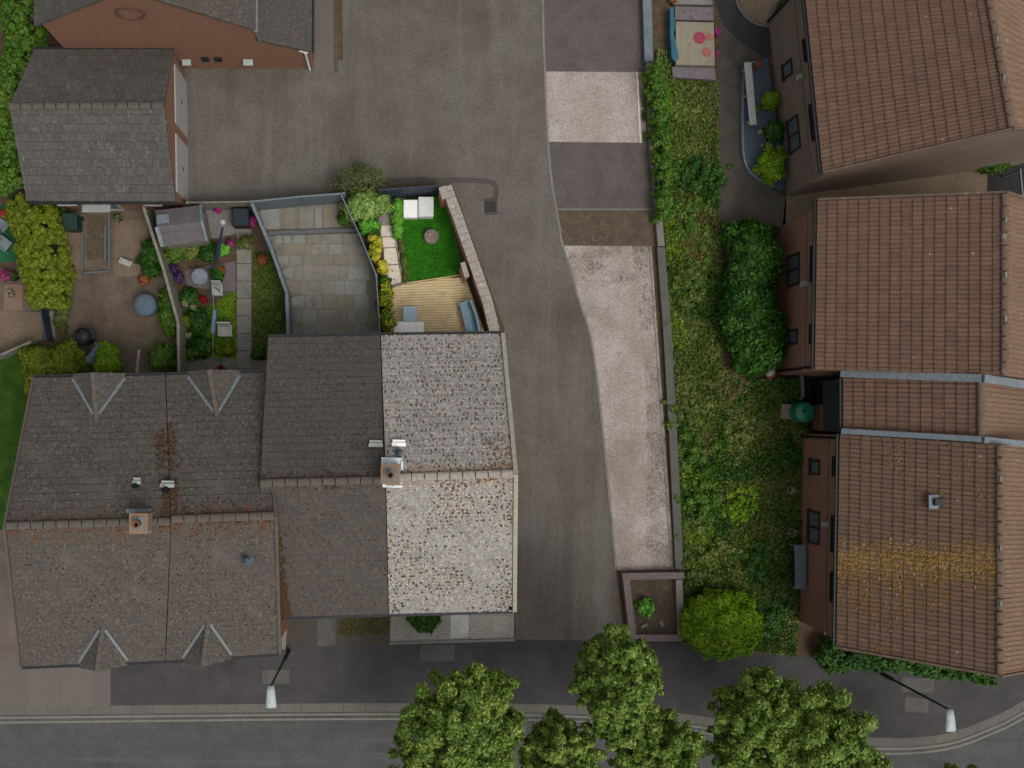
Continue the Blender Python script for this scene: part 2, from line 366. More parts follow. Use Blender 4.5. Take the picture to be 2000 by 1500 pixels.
M['leadwhite'] = surf('pale_lead_flashing', C(176, 188, 192), C(206, 214, 216), 6, .6, .2, 40, stains=[(C(120, 116, 108), 8, .58, .7, .6)], spec=.4)
M['brickwall'] = surf('orange_brick', C(118, 84, 64), C(126, 90, 70), 1.5, .9, .4, 60, brick=(C(124, 86, 65), C(112, 80, 62), C(118, 100, 84), .225, .075, .008), stains=[(C(100, 78, 62), .9, .55, .8, .5)])
M['brickbrown'] = surf('brown_brick', C(126, 88, 70), C(140, 102, 84), 1.2, .9, .4, 60, brick=(C(148, 98, 80), C(122, 94, 78), C(124, 110, 98), .225, .075, .008), stains=[(C(116, 102, 90), .8, .5, .72, .6), (C(176, 104, 76), 1.4, .58, .75, .5)])
M['brickgable'] = surf('grey_brown_brick', C(116, 100, 86), C(128, 110, 96), 1.2, .9, .4, 60, brick=(C(126, 108, 92), C(112, 96, 84), C(116, 106, 96), .225, .075, .008), stains=[(C(98, 86, 76), .8, .5, .75, .6)])
M['brickpale'] = surf('pale_rendered_brick', C(120, 106, 94), C(132, 104, 80), 2.5, .9, .4, 60, stains=[(C(140, 92, 60), 2.2, .5, .62, .8)])
M['brickgarden'] = surf('red_garden_brick', C(196, 136, 116), C(176, 118, 100), 3, .9, .4, 60, brick=(C(196, 134, 112), C(172, 112, 94), C(180, 156, 140), .225, .075, .01))
M['coping'] = surf('mottled_coping_stone', C(150, 144, 136), C(134, 128, 120), 9, .9, .5, 40, stains=[(C(128, 112, 100), 14, .52, .62, .8), (C(214, 198, 182), 5, .6, .72, .7), (C(86, 78, 68), 26, .62, .7, .7)], fine=(C(230, 220, 210), 60, .66, .76))
M['copingdull'] = surf('dull_brick_coping', C(104, 92, 92), C(118, 104, 102), 4, .9, .4, 50, brick=(C(112, 98, 98), C(98, 86, 86), C(76, 68, 68), .3, .11, .01), uv=True)
M['white'] = surf('white_plastic', C(232, 230, 226), C(224, 222, 218), 4, .5, .1, 40, grain=.03, spec=.4)
M['offwhite'] = surf('weathered_white_plastic', C(150, 152, 148), C(136, 140, 136), 4, .6, .1, 40, grain=.05)
M['palegrey'] = surf('pale_grey_weave', C(206, 208, 206), C(190, 192, 192), 8, .7, .3, 90, grain=.06)
M['door'] = surf('white_garage_door', C(152, 150, 148), C(142, 141, 140), 3, .5, .2, 30, brick=(C(150, 149, 148), C(148, 147, 146), C(118, 118, 118), 5, .3, .01))
M['frame'] = surf('dark_brown_frame', C(44, 30, 28), C(50, 36, 32), 4, .5, .1, 40, grain=.04)
M['whiteframe'] = surf('white_frame', C(140, 140, 138), C(150, 150, 148), 4, .5, .1, 40, grain=.04)
M['glass'] = surf('window_glass', C(74, 92, 94), C(88, 104, 106), 1.5, .12, .0, 40, grain=0, spec=.6)
M['black'] = surf('black_plastic', C(24, 26, 30), C(32, 34, 38), 4, .5, .1, 40, grain=.04)
M['cladding'] = surf('charcoal_cladding', C(38, 42, 44), C(46, 50, 52), 4, .7, .2, 40, brick=(C(42, 46, 48), C(40, 44, 46), C(26, 28, 30), .15, 40, .008))
M['polegreen'] = surf('dark_green_paint', C(22, 46, 42), C(30, 54, 50), 4, .45, .1, 40, grain=.04)
M['lantern'] = surf('grey_lantern_shell', C(150, 160, 158), C(162, 170, 168), 4, .4, .1, 40, grain=.03)
M['bluewood'] = surf('slate_blue_paint', C(112, 138, 152), C(124, 148, 160), 4, .6, .2, 40, grain=.05)
M['tabletop'] = surf('blue_grey_glass_top', C(146, 168, 178), C(152, 172, 180), 4, .25, .05, 40, grain=.02)
M['felt'] = surf('shed_roof_felt', C(82, 78, 78), C(92, 86, 86), 2, .9, .3, 90)
M['slate'] = surf('blue_slate_paving', C(60, 72, 82), C(70, 82, 92), 2, .7, .3, 40, brick=(C(66, 78, 88), C(58, 70, 80), C(44, 52, 58), .6, .6, .01), uv=True)
M['greenplastic'] = surf('green_plastic', C(24, 96, 68), C(34, 112, 80), 3, .4, .1, 40, grain=.04, spec=.4)
M['darkgreen'] = surf('dark_green_plastic', C(22, 44, 36), C(30, 52, 44), 3, .45, .1, 40, grain=.04)
M['cover'] = surf('blue_grey_cover', C(70, 84, 96), C(84, 98, 108), 4, .7, .4, 20, grain=.06)
M['terra'] = surf('terracotta', C(122, 82, 60), C(108, 74, 54), 4, .8, .2, 40)
M['red'] = surf('red_plastic', C(130, 20, 24), C(110, 16, 20), 4, .5, .1, 40)
M['ember'] = surf('lava_stones', C(176, 160, 150), C(120, 104, 98), 18, .9, 1.0, 26, stains=[(C(150, 90, 70), 20, .55, .65, .8), (C(60, 54, 56), 26, .5, .6, .9)])
M['bowl'] = surf('grey_stone_bowl', C(120, 112, 112), C(96, 90, 90), 10, .8, .4, 50)
M['timber'] = surf('grey_sleeper', C(82, 86, 86), C(94, 96, 94), 3, .9, .4, 40, stretch=(1, 8, 1))
M['deck'] = surf('brightened_deck_boards', C(216, 194, 150), C(198, 174, 130), 2.0, .85, .4, 50, stretch=(1.0, 9, 1), stains=[(C(178, 154, 114), .9, .5, .72, .6), (C(150, 124, 86), 2.4, .58, .72, .55), (C(216, 198, 160), 1.2, .6, .8, .6)], grain=.12)  # board colour has brightening painted in
M['bark'] = surf('bark', C(70, 60, 48), C(88, 76, 62), 6, .95, .8, 20)
M['cream'] = surf('cream_painted_boards', C(132, 126, 110), C(120, 112, 94), 2, .85, .3, 40, stains=[(C(100, 90, 70), 1.2, .55, .75, .7)], stretch=(5, 1, 1))
M['stoneslab'] = surf('lilac_grey_stone', C(106, 98, 100), C(94, 88, 88), 4, .9, .4, 30, stains=[(C(60, 58, 66), 4.5, .6, .66, .8)])
M['pinkpaint'] = surf('pink_paint', C(140, 58, 80), C(130, 52, 72), 4, .8, .1, 40)
M['salmon'] = surf('salmon_paint', C(146, 88, 84), C(138, 80, 78), 4, .8, .1, 40)
M['bluepaint'] = surf('blue_paint', C(38, 82, 98), C(46, 90, 104), 2, .8, .1, 40, stains=[(C(80, 92, 100), 1.2, .6, .7, .8)])

# roofs: UV (u along the eave, v up the slope, metres)
def greyroof(name, c1, c2, mortar, stains, specks=(), gauge=.30, tw=.30, fine=None, ms=.012, bands=()):
    return surf(name, c1, c2, 1.4, .92, .5, 45, brick=(c1, c2, mortar, tw, gauge, ms), stains=stains, specks=specks, uv=True, fine=fine, grain=.16, bands=bands)
M['roof_dull'] = greyroof('grey_concrete_tiles', C(70, 66, 61), C(80, 75, 69), C(60, 56, 51), [(C(104, 97, 88), 6.5, .54, .64, .6), (C(52, 48, 43), 7.5, .56, .66, .7), (C(96, 90, 82), .7, .55, .7, .5), (C(58, 54, 50), 5, .58, .7, .5), (C(94, 84, 76), .5, .55, .75, .5)], [(C(128, 124, 118), 6, .14, .22), (C(50, 44, 38), 7, .14, .3)], bands=[(C(88, 58, 36), 'v', 6.1, 0, .8, .95, 2.6)])
M['roof_dull2'] = greyroof('dark_grey_concrete_tiles', C(68, 64, 59), C(77, 72, 66), C(58, 54, 49), [(C(92, 86, 78), 6.5, .54, .66, .6), (C(50, 46, 42), 7.5, .56, .66, .7), (C(60, 56, 52), .6, .52, .72, .6)], [(C(100, 96, 92), 6, .1, .12)], bands=[(C(80, 60, 46), 'v', 6.0, 0, .4, .6, 2.6)])
M['roof_garage'] = greyroof('mossy_grey_tiles', C(70, 68, 64), C(84, 81, 77), C(48, 46, 43), [(C(108, 104, 100), 3.2, .6, .72, .6), (C(58, 54, 48), 3, .56, .72, .6)], [(C(130, 126, 120), 6, .12, .14)], gauge=.34)
M['roof_lit'] = greyroof('brightened_lichened_tiles', C(126, 124, 121), C(140, 138, 133), C(110, 107, 102), [(C(166, 154, 142), 6.5, .52, .62, .85), (C(104, 103, 101), 1.2, .5, .72, .6), (C(88, 74, 62), 8.5, .56, .63, .85), (C(186, 174, 162), 9, .61, .68, .7), (C(160, 150, 140), .5, .54, .74, .5)], [(C(216, 210, 204), 7, .13, .2), (C(92, 76, 64), 8, .18, .35)], ms=.006, bands=[(C(140, 100, 56), 'v', 6.1, 0, .7, .9, 3.0)])  # grey lichened tiles of the row with brightening put into the colour
def panroof(name, c1, c2, moss=(), bands=()):
    return surf(name, c1, c2, 1.2, .9, .4, 45, brick=(c1, c2, C(58, 44, 38), .17, .37, .006), uv=True, grain=.12,
                stains=[(C(84, 70, 60), .45, .5, .75, .5), (C(124, 100, 86), 2.4, .6, .75, .4)] + list(moss), specks=[(C(140, 120, 108), 2.4, .1, .12)], bands=bands)
M['pan'] = panroof('brown_pantiles', C(92, 70, 57), C(105, 83, 69))
M['panmoss'] = panroof('mossy_brown_pantiles', C(90, 70, 57), C(102, 82, 67), [(C(104, 82, 40), 1.1, .58, .72, .5), (C(132, 104, 74), 3.5, .62, .7, .4)], [(C(112, 84, 24), 'u', 4.85, .12, 1.0, .85, 2.2), (C(146, 118, 70), 'u', 4.75, .12, .8, .8, 5.0), (C(104, 80, 30), 'u', 6.3, .25, .9, .5, 1.6)])
M['panlight'] = panroof('sunlit_tone_pantiles', C(110, 86, 70), C(120, 96, 79))  # lighter copy for the back slopes, their sun side painted into the tiles
M['ridge'] = surf('ridge_tiles', C(78, 73, 67), C(88, 82, 75), 6, .9, .4, 40, stains=[(C(84, 62, 44), 3.0, .55, .68, .7), (C(110, 102, 92), 5, .62, .72, .7)])
M['ridgelit'] = surf('brightened_ridge_tiles', C(136, 129, 121), C(148, 140, 131), 6, .9, .4, 40, stains=[(C(118, 94, 68), 3.5, .58, .7, .7), (C(222, 214, 204), 5, .62, .72, .7)])  # ridge tiles carrying the same painted-in brightening as the roof below
M['ridgepan'] = surf('brown_ridge_tiles', C(88, 74, 62), C(102, 86, 72), 6, .9, .4, 40, stains=[(C(126, 120, 106), 1.2, .6, .66, .8)])
M['moss'] = surf('brown_moss', C(66, 48, 32), C(82, 60, 40), 9, .95, .8, 40, grain=.2)
M['mossdark'] = surf('dark_moss', C(78, 64, 52), C(100, 82, 66), 9, .95, .8, 40, grain=.2)
M['mossorange'] = surf('orange_moss', C(136, 96, 52), C(112, 80, 48), 9, .95, .8, 40, grain=.2)
M['mossgold'] = surf('golden_moss', C(104, 82, 30), C(126, 98, 44), 9, .95, .8, 40, grain=.2)
M['verge_lit'] = surf('cream_bargeboard', C(154, 146, 132), C(140, 132, 118), 6, .8, .3, 40)

M['lf_tree'] = leafmat('street_tree_leaves', C(52, 88, 20), C(104, 134, 44), C(160, 176, 88), 1.4, .4)
M['lf_hedge'] = leafmat('golden_hedge_leaves', C(84, 98, 10), C(108, 122, 18), C(130, 142, 32), 1.2, .4)
M['lf_round'] = leafmat('lime_bush_leaves', C(76, 118, 8), C(118, 156, 14), C(150, 180, 34), 1.5, .45)
M['lf_dark'] = leafmat('dark_green_leaves', C(22, 58, 10), C(42, 88, 14), C(80, 120, 32), 1.5)
M['lf_mid'] = leafmat('mid_green_leaves', C(44, 84, 12), C(76, 112, 24), C(112, 140, 50), 1.2)
M['lf_weed'] = leafmat('verge_leaves', C(58, 82, 18), C(96, 112, 42), C(136, 144, 76), .6)
M['lf_straw'] = leafmat('straw_grass', C(84, 84, 38), C(104, 98, 52), C(128, 116, 72), .8)
M['lf_grit'] = leafmat('grit_flecks', C(50, 42, 32), C(80, 72, 54), C(96, 92, 62), 1.2, .05)
M['lf_lawn'] = leafmat('lawn_blades', C(22, 92, 2), C(44, 128, 6), C(92, 166, 24), 1.5, .25)
M['lf_pale'] = leafmat('pale_shrub_leaves', C(74, 112, 40), C(124, 156, 70), C(178, 196, 116), 2.5)
M['lf_bright'] = leafmat('bright_green_leaves', C(52, 120, 22), C(96, 166, 46), C(142, 200, 76), 2.5)
M['lf_yellow'] = leafmat('yellow_leaves', C(98, 122, 24), C(196, 188, 44), C(232, 218, 84), 3)
M['lf_yellowdark'] = leafmat('variegated_leaves', C(18, 66, 16), C(110, 130, 24), C(222, 200, 50), 4)
M['lf_haze'] = leafmat('olive_sprays', C(66, 80, 32), C(92, 104, 48), C(112, 122, 66), 2)
M['fl_pink'] = leafmat('magenta_petals', C(130, 22, 84), C(160, 40, 110), C(176, 80, 130), 5)
M['fl_purple'] = leafmat('purple_petals', C(52, 24, 70), C(72, 40, 96), C(100, 76, 124), 5)
M['fl_red'] = leafmat('red_petals', C(110, 6, 12), C(140, 14, 20), C(150, 30, 34), 5)
M['fl_cream'] = leafmat('cream_petals', C(120, 120, 84), C(140, 138, 110), C(160, 158, 136), 5)
M['fl_orange'] = leafmat('rust_petals', C(120, 60, 24), C(150, 80, 40), C(140, 96, 60), 5)

# ================================================================== GROUND
K = smoothline([L2(*p) for p in [(-1800, 1396), (-800, 1393), (0, 1386), (560, 1380), (820, 1379), (1000, 1380), (1150, 1385), (1330, 1399), (1500, 1425), (1650, 1442), (1760, 1447), (1850, 1438), (1920, 1414), (2000, 1374), (2200, 1240), (2700, 860), (3600, 500)]], 4)
RZ_ = -.10   # carriageway level
mb = MB(); mb.face([(-220, -220, -.16), (220, -220, -.16), (220, 220, -.16), (-220, 220, -.16)]); tag(mb.build('ground', M['verge']), kind='structure')
mb = MB(); q = [(K[0][0], K[0][1] + .12)] + K[1:-1] + [K[-1], (K[-1][0], -26), (K[0][0], -26)]
mb.prism(q, -.15, RZ_); tag(mb.build('road', M['road']), kind='structure')
up = offs(K, .125)
mb = MB(); mb.prism(up + [(up[-1][0], 70), (up[0][0], 70)], -.155, 0.0); tag(mb.build('yard_ground', M['soil']), kind='structure')
strip('kerb', K, -.03, .125, .012, M['kerb'], z0=-.14)
strip('gutter_channel', K, -.26, -.03, RZ_ + .004, M['kerb'])
strip('road_marking', K, -.42, -.335, RZ_ + .008, M['line'])
strip('road_marking', K, -.62, -.535, RZ_ + .008, M['line'])
# pavement along the road
def below(px0, px1, top, z, mat, name):
    """strip from a top line (pixels) down to the kerb"""
    x0, x1 = L2(px0, 0)[0], L2(px1, 0)[0]
    kb = [p for p in up if x0 < p[0] < x1]
    def ky(x):
        for a, b in zip(up[:-1], up[1:]):
            if a[0] <= x <= b[0]: return a[1] + (b[1] - a[1]) * (x - a[0]) / (b[0] - a[0])
    tp = [L2(*p) for p in top]
    mb = MB(); mb.face([(p[0], p[1], z) for p in [(x0, ky(x0))] + kb + [(x1, ky(x1))] + tp[::-1]])
    return tag(mb.build(name, mat), kind='structure')
below(-900, 2100, [(-900, 1180), (0, 1180), (545, 1240), (760, 1255), (1010, 1248), (1220, 1252), (1330, 1255), (1480, 1270), (1560, 1280), (1700, 1300), (1960, 1320), (2100, 1250)], .006, M['pave'], 'pavement')
below(-900, 216, [(-900, 1170), (216, 1170)], .010, M['pavepink'], 'pavement_paving')
sheet('access_road', [(360, 118), (670, 118), (665, -400), (1064, -400), (1064, 0), (1074, 280), (1090, 440), (1105, 500), (1155, 672), (1180, 870), (1203, 1112), (1222, 1252), (1008, 1249), (985, 640), (880, 350), (665, 372), (490, 392), (360, 398)], .010, M['asphalt'])
for i, p in enumerate([[(512, 1308), (566, 1308), (564, 1336), (512, 1336)], [(822, 1260), (888, 1260), (888, 1290), (820, 1292)], [(1762, 1322), (1824, 1326), (1822, 1354), (1760, 1350)], [(1768, 1360), (1814, 1366), (1812, 1392), (1766, 1390)]]):
    sheet('pavement_slab', p, .016, surf('worn_pavement_slab', C(76, 74, 71), C(86, 84, 80), 2, .9, .4, 60))
# trench repair with a gully at the end of the lane
TR = smoothline([L2(*p) for p in [(720, 356), (800, 352), (880, 352), (940, 354), (966, 360), (968, 380), (964, 396)]], 3)
M['patch'] = surf('newer_tarmac_patch', C(66, 61, 57), C(76, 70, 66), 2, .9, .4, 90, grain=.1)
strip('trench_patch', TR, -.10, .12, .014, M['patch'])
sheet('trench_patch', [(944, 386), (972, 386), (972, 420), (946, 420)], .018, M['patch'])
g = empty('drain_gully', P(958, 404), 'small square iron drain grate in the dark patch of the lane', 'drain')
mb = MB(); x, y = L2(958, 404)
for dx in (-.19, .19): mb.box((x + dx, y, .024), (.04, .42, .03))
for dy in (-.19, .19): mb.box((x, y + dy, .024), (.34, .04, .03))
mb.build('frame', M['black'], g)
mb = MB()
for k in range(6): mb.box((x - .14 + k * .056, y, .022), (.025, .34, .02))
mb.build('grate', M['black'], g)
# parking bays
sheet('parking_bay', [(1063, -400), (1262, -400), (1258, 0), (1262, 139), (1274, 405), (1280, 480), (1102, 480), (1085, 405), (1073, 280), (1063, 139)], .014, M['bay'])
M['leafbed'] = surf('leaf_litter_tarmac', C(72, 62, 52), C(86, 74, 60), 2.5, .95, .8, 40, stains=[(C(104, 90, 74), 3, .58, .7, .6), (C(58, 56, 34), 1.8, .58, .7, .6)], grain=.22)
sheet('parking_bay_litter', [(1087, 412), (1275, 412), (1278, 478), (1100, 478)], .018, M['leafbed'])
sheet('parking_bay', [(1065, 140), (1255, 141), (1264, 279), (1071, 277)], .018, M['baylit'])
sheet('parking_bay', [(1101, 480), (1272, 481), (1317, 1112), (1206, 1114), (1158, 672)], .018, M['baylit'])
strip('bay_kerb', smoothline([L2(*p) for p in [(1059, -400), (1060, 0), (1064, 139), (1070, 278), (1078, 360), (1092, 440), (1099, 480), (1128, 578), (1156, 672), (1180, 870), (1204, 1114)]], 4), -.05, .05, .03, M['concrete'], z0=0)
strip('bay_edging', [L2(1244, 141), L2(1251, 279)], -.04, .03, .05, M['slablit'], z0=0)
strip('bay_edging', [L2(1268, 482), L2(1283, 700), L2(1303, 1000), L2(1311, 1112)], -.02, .02, .04, M['concrete'], z0=0)
strip('bay_edging', [L2(1087, 409), L2(1275, 409)], -.02, .03, .03, M['concrete'], z0=0)
ground_cover('edge_moss', [(1248, 141), (1256, 141), (1265, 279), (1255, 279)], .02, 900, .035, M['lf_mid'], 31, .05, (.3, .7), 2)
tag(bpy.data.objects['edge_moss'], 'moss and seedlings along the right edge of the upper pale parking bay', 'moss', kind='stuff')
# low wall between the bays and the verge
W = empty('retaining_wall', P(1290, 500), 'long low concrete retaining wall running between the parking bays and the green verge', 'wall')
def wallrun(line, wd, z0, z1, mat, name, parent, cap=None, capw=.03, capz=.05):
    mb = MB(); a = offs(line, -wd / 2); b = offs(line, wd / 2)
    for i in range(len(line) - 1): mb.prism([a[i], a[i + 1], b[i + 1], b[i]], z0, z1)
    o = mb.build(name, mat, parent)
    if cap:
        mb = MB(); a = offs(line, -wd / 2 - capw); b = offs(line, wd / 2 + capw)
        for i in range(len(line) - 1): mb.prism([a[i], a[i + 1], b[i + 1], b[i]], z1, z1 + capz)
        mb.build('coping', cap, parent)
    return o
wallrun([L2(*p, .35) for p in [(1262, -400), (1264, 0), (1268, 120)]], .36, 0, .34, M['bluegrey'], 'timber_facing', W)
wallrun([L2(*p, .3) for p in [(1269, 122), (1275, 280), (1287, 420), (1292, 480)]], .28, 0, .28, M['concrete'], 'wall', W)
wallrun([L2(*p, .3) for p in [(1292, 482), (1305, 660), (1316, 860), (1328, 1112)]], .34, 0, .25, surf('mossy_old_concrete', C(80, 79, 74), C(92, 90, 85), 2, .9, .4, 50, stains=[(C(66, 70, 46), 1.5, .5, .72, .7), (C(60, 56, 50), 3, .56, .7, .6)], brick=(C(88, 86, 82), C(78, 77, 73), C(50, 48, 44), .9, 50, .015)), 'wall', W)

# verge
VERGE = [(1280, 100), (1300, 100), (1316, 158), (1402, 160), (1404, 480), (1420, 560), (1408, 700), (1420, 740), (1560, 740), (1580, 850), (1568, 1020), (1552, 1280), (1330, 1256), (1335, 1130), (1318, 800), (1298, 480), (1282, 300)]
sheet('verge', VERGE, .008, M['verge'])
sheet('bare_earth', [(1266, -400), (1330, -400), (1318, 160), (1402, 165), (1400, 180), (1300, 175), (1278, 130), (1270, 0)], .012, M['soil'])
t = ground_cover('verge_grass', VERGE, .01, 64000, .07, M['lf_weed'], 5, .3, (.12, .5), .7)
tag(t, 'rough green grass and weeds covering the sloping verge', 'grass', kind='stuff')
t = ground_cover('clover_patches', VERGE, .02, 30000, .085, M['lf_dark'], 15, .34, (.5, .68), .45)
tag(t, 'darker leafy patches of nettles and clover spread through the verge', 'ground cover', kind='stuff')
t = ground_cover('lime_patches', [(1282, 110), (1330, 160), (1325, 400), (1340, 760), (1420, 900), (1500, 1150), (1350, 1240), (1320, 800), (1296, 440)], .02, 12000, .075, M['lf_round'], 17, .34, (.45, .7), .8)
tag(t, 'yellow green leafy patches along the wall side of the verge', 'ground cover', kind='stuff')
t = ground_cover('bay_grit', [(1236, 480), (1272, 481), (1317, 1112), (1262, 1112), (1262, 760)], .022, 5000, .022, M['lf_grit'], 18, .008, (.3, .7), 1.2, up=4)
tag(t, 'dark grit and leaf fragments gathered along the right edge of the long pale parking bay', 'grit', kind='stuff')
t = ground_cover('bay_moss', [(1101, 480), (1272, 481), (1276, 540), (1180, 560), (1120, 560)], .022, 2200, .022, M['lf_grit'], 19, .008, (.4, .8), 1.5, up=4)
tag(t, 'moss flecks at the top end of the long pale parking bay', 'grit', kind='stuff')
t = ground_cover('dry_grass', [(1316, 180), (1400, 180), (1404, 700), (1500, 760), (1540, 1240), (1420, 1150), (1340, 760), (1316, 660)], .01, 26000, .075, M['lf_straw'], 9, .34, (.48, .66), .55)
tag(t, 'patches of dry straw coloured grass among the verge weeds', 'grass', kind='stuff')
# ---- verge plants
def bush(name, px, py, r, h, n, size, mat, label, cat='bush', ncl=26, seed=1, group=None, zc=None, cl=.34, stems=True):
    x, y = L2(px, py, h * .6); root = empty(name, (x, y, 0), label, cat, group)
    rr = (r, r, h * .55) if not hasattr(r, '__len__') else (r[0], r[1], h * .55)
    crown('foliage', (x, y, h * .48), rr, ncl, n, size, mat, seed, root, cl=cl)
    if stems:
        mb = MB(); rd = random.Random(seed)
        for k in range(5):
            a = rd.random() * 6.28; e = rr[0] * .55
            mb.tube([(x + math.cos(a) * .04, y + math.sin(a) * .04, 0), (x + math.cos(a) * e * .5, y + math.sin(a) * e * .5, h * .35), (x + math.cos(a) * e, y + math.sin(a) * e, h * .68)], [.025, .018, .008], 5)
        mb.build('stem', M['bark'], root)
    return root
bush('round_bush', 1410, 1222, (1.75, 1.45), 1.7, 15000, .075, M['lf_round'], 'large round lime green bush on the corner by the raised brick planter', seed=3, ncl=110, cl=.16)
bush('hedge_bush', 1470, 508, (.95, 1.75), 1.9, 8000, .085, M['lf_dark'], 'dark green leafy bush against the upper windows of the middle brown house', seed=4, ncl=40)
bush('hedge_bush', 1464, 604, (1.15, 1.8), 1.8, 9000, .085, M['lf_dark'], 'widest dark green bush against the middle brown house, between its two windows', seed=5, ncl=44)
bush('hedge_bush', 1478, 676, (1.05, 1.25), 1.6, 7500, .085, M['lf_dark'], 'green bush at the lower corner of the middle brown house, above the red ball', seed=6, ncl=36)
H1 = empty('verge_hedge', P(1290, 300), 'narrow bright green hedge growing beside the grey low wall next to the upper parking bays', 'hedge')
hedge_leaves('foliage', [L2(*p, .9) for p in [(1277, 120), (1290, 200), (1298, 320), (1303, 430)]], 0, .3, .95, 9000, .065, M['lf_mid'], 8, H1)
for i, (px, py, r, h, mt, sd, lb) in enumerate([
    (1372, 345, .95, .8, 'lf_dark', 11, 'dark green weed clump in the upper verge, left of the biggest terrace bush'),
    (1350, 420, .9, .7, 'lf_mid', 12, 'mid green weed clump in the verge, level with the sandy strip between two houses'),
    (1380, 505, 1.0, .8, 'lf_mid', 13, 'weed clump in the verge beside the narrow end of the footpath'),
    (1345, 560, .8, .6, 'lf_weed', 14, 'weed clump against the low wall, level with the left side of the widest dark bush'),
    (1352, 800, .9, .8, 'lf_weed', 15, 'weed clump by the low wall, level with the green water butt'),
    (1362, 880, 1.1, 1.0, 'lf_mid', 16, 'bushy weed clump by the low wall, just below and left of the water butt'),
    (1365, 975, 1.05, 1.0, 'lf_mid', 17, 'bushy weed clump by the low wall, level with the white dish by the lower house'),
    (1375, 1080, 1.15, 1.0, 'lf_weed', 18, 'bushy weed clump above the round lime bush, close to the planter'),
    (1448, 850, .9, .7, 'lf_weed', 19, 'low weed clump in the middle of the lower verge, left of the water butt'),
    (1450, 985, .7, .8, 'lf_round', 20, 'yellow green plant standing alone in the middle of the lower verge'),
    (1470, 1100, 1.0, .7, 'lf_dark', 21, 'dark weed clump in the lower verge, left of the long pale canopy'),
    (1535, 880, .75, .9, 'lf_dark', 22, 'dark shrub against the upper end of the lower brown house, below the water butt'),
    (1520, 1190, 1.0, .9, 'lf_dark', 23, 'dark shrub in the verge right of the round lime bush'),
    (1330, 210, .6, .5, 'lf_weed', 24, 'small weed clump just below the painted panels'),
    (1425, 765, .7, .5, 'lf_straw', 25, 'dry grassy tussock left of the red and white ball')]):
    rs_ = random.Random(sd); x_, y_ = L2(px, py, .2); rt = empty('weed_clump', (x_, y_, 0), lb, 'weeds')
    Cc, Dc, cc = [], [], []
    for k in range(34):
        a = rs_.random() * 6.283; q = r * (rs_.random() ** .7) * rs_.choice([.8, 1.0, 1.35]); Cc.append((x_ + q * math.cos(a), y_ + 1.2 * q * math.sin(a), h * rs_.uniform(.05, .5) * (1.1 - min(q / r, 1) * .7))); Dc.append((rs_.uniform(-.5, .5), rs_.uniform(-.5, .5), .8)); cc.append(rs_.uniform(.06, .24))
    p_, N_, s_ = clumps_to_leaves(np.array(Cc), np.array(Dc), np.array(cc), int(1900 * r * r) + 300, .075, sd, up=.8); kq = p_[:, 2] > .01
    leafobj('foliage', p_[kq], N_[kq], s_[kq], M[mt], rt, .5, sd)
# round pink-capped planter at the bay end
PL = empty('brick_planter', P(1275, 1190), 'rectangular raised brick planter with mauve coping at the bottom end of the parking bays', 'planter')
for ln in ([(1222, 1120), (1238, 1256)], [(1240, 1246), (1334, 1246)], [(1224, 1126), (1336, 1124)], [(1326, 1132), (1330, 1240)]):
    a = L2(*ln[0], .5); b = L2(*ln[1], .5)
    wallrun([a, b], .24, 0, .45 + .004 * len(PL.children), M['brickbrown'], 'wall', PL, M['copingdull'] if ln[0] != (1326, 1132) else M['concrete'], .02, .06)
sheet('planter_soil', [(1228, 1126), (1326, 1126), (1330, 1246), (1238, 1250)], .25, M['leafbed'], thick=.25)
bush('planter_weed', 1262, 1186, .38, .8, 260, .08, M['lf_bright'], 'small bright green weed growing in the bare soil of the brick planter', 'weeds', seed=41, ncl=10, stems=False)
for i, (px, py) in enumerate([(1258, 1222), (1292, 1218)]):
    mb = MB(); x, y = L2(px, py, .3); mb.box((x, y, .3), (.28, .14, .08), .4 + i * 1.6)
    tag(mb.build('broken_tile', M['concrete']), ['grey broken tile lying at the lower left of the planter soil', 'grey broken tile lying at the lower right of the planter soil'][i], 'tile', 'broken tiles in the planter')

# footpath on the right, circular sandy bed, slate terrace
sheet('footpath', [(1404, -300), (1560, -300), (1560, 40), (1497, 112), (1528, 300), (1536, 380), (1534, 440), (1450, 450), (1424, 560), (1412, 660), (1404, 480)], .012, surf('footpath_tarmac', C(62, 58, 52), C(74, 70, 62), 1.5, .9, .4, 80, stains=[(C(86, 76, 66), .7, .5, .75, .6), (C(66, 48, 44), 1.5, .6, .8, .5)]))
NEWT = [(1396, -300), (1560, -300), (1562, 20), (1535, 76), (1497, 112), (1478, 104), (1440, 78), (1412, 50), (1398, 10)]
sheet('footpath_new_tarmac', NEWT, .016, surf('new_black_tarmac', C(42, 42, 44), C(50, 50, 52), 1.5, .85, .4, 80))
ce = L2(1500, -18); mb = MB(); mb.prism([(ce[0] + 1.35 * math.cos(a * .2618), ce[1] + 1.45 * math.sin(a * .2618)) for a in range(24)], 0, .05)
tag(mb.build('sandy_bed', M['tan']), kind='structure')
mb = MB(); cc = [(ce[0] + 1.38 * math.cos(a * .2618), ce[1] + 1.48 * math.sin(a * .2618)) for a in range(25)]
a_ = offs(cc, .0); b_ = offs(cc, -.09)
for i in range(24): mb.prism([a_[i], a_[i + 1], b_[i + 1], b_[i]], 0, .08)
tag(mb.build('bed_edging', M['copingdull']), kind='structure')
bush('flower_clump', 1540, 22, .5, .7, 900, .06, M['lf_dark'], 'dark shrub with pale blossom at the edge of the round sandy bed', seed=51, ncl=14)
sheet('gravel_strip', [(1535, 378), (1700, 352), (2010, 305), (2300, 300), (2300, 420), (1600, 470), (1528, 446)], .012, M['tan'])
sheet('paved_gap', [(1930, 300), (2300, 290), (2300, 440), (1925, 430)], .016, surf('dark_yard', C(34, 34, 34), C(44, 42, 40), 1, .9, .3, 50))
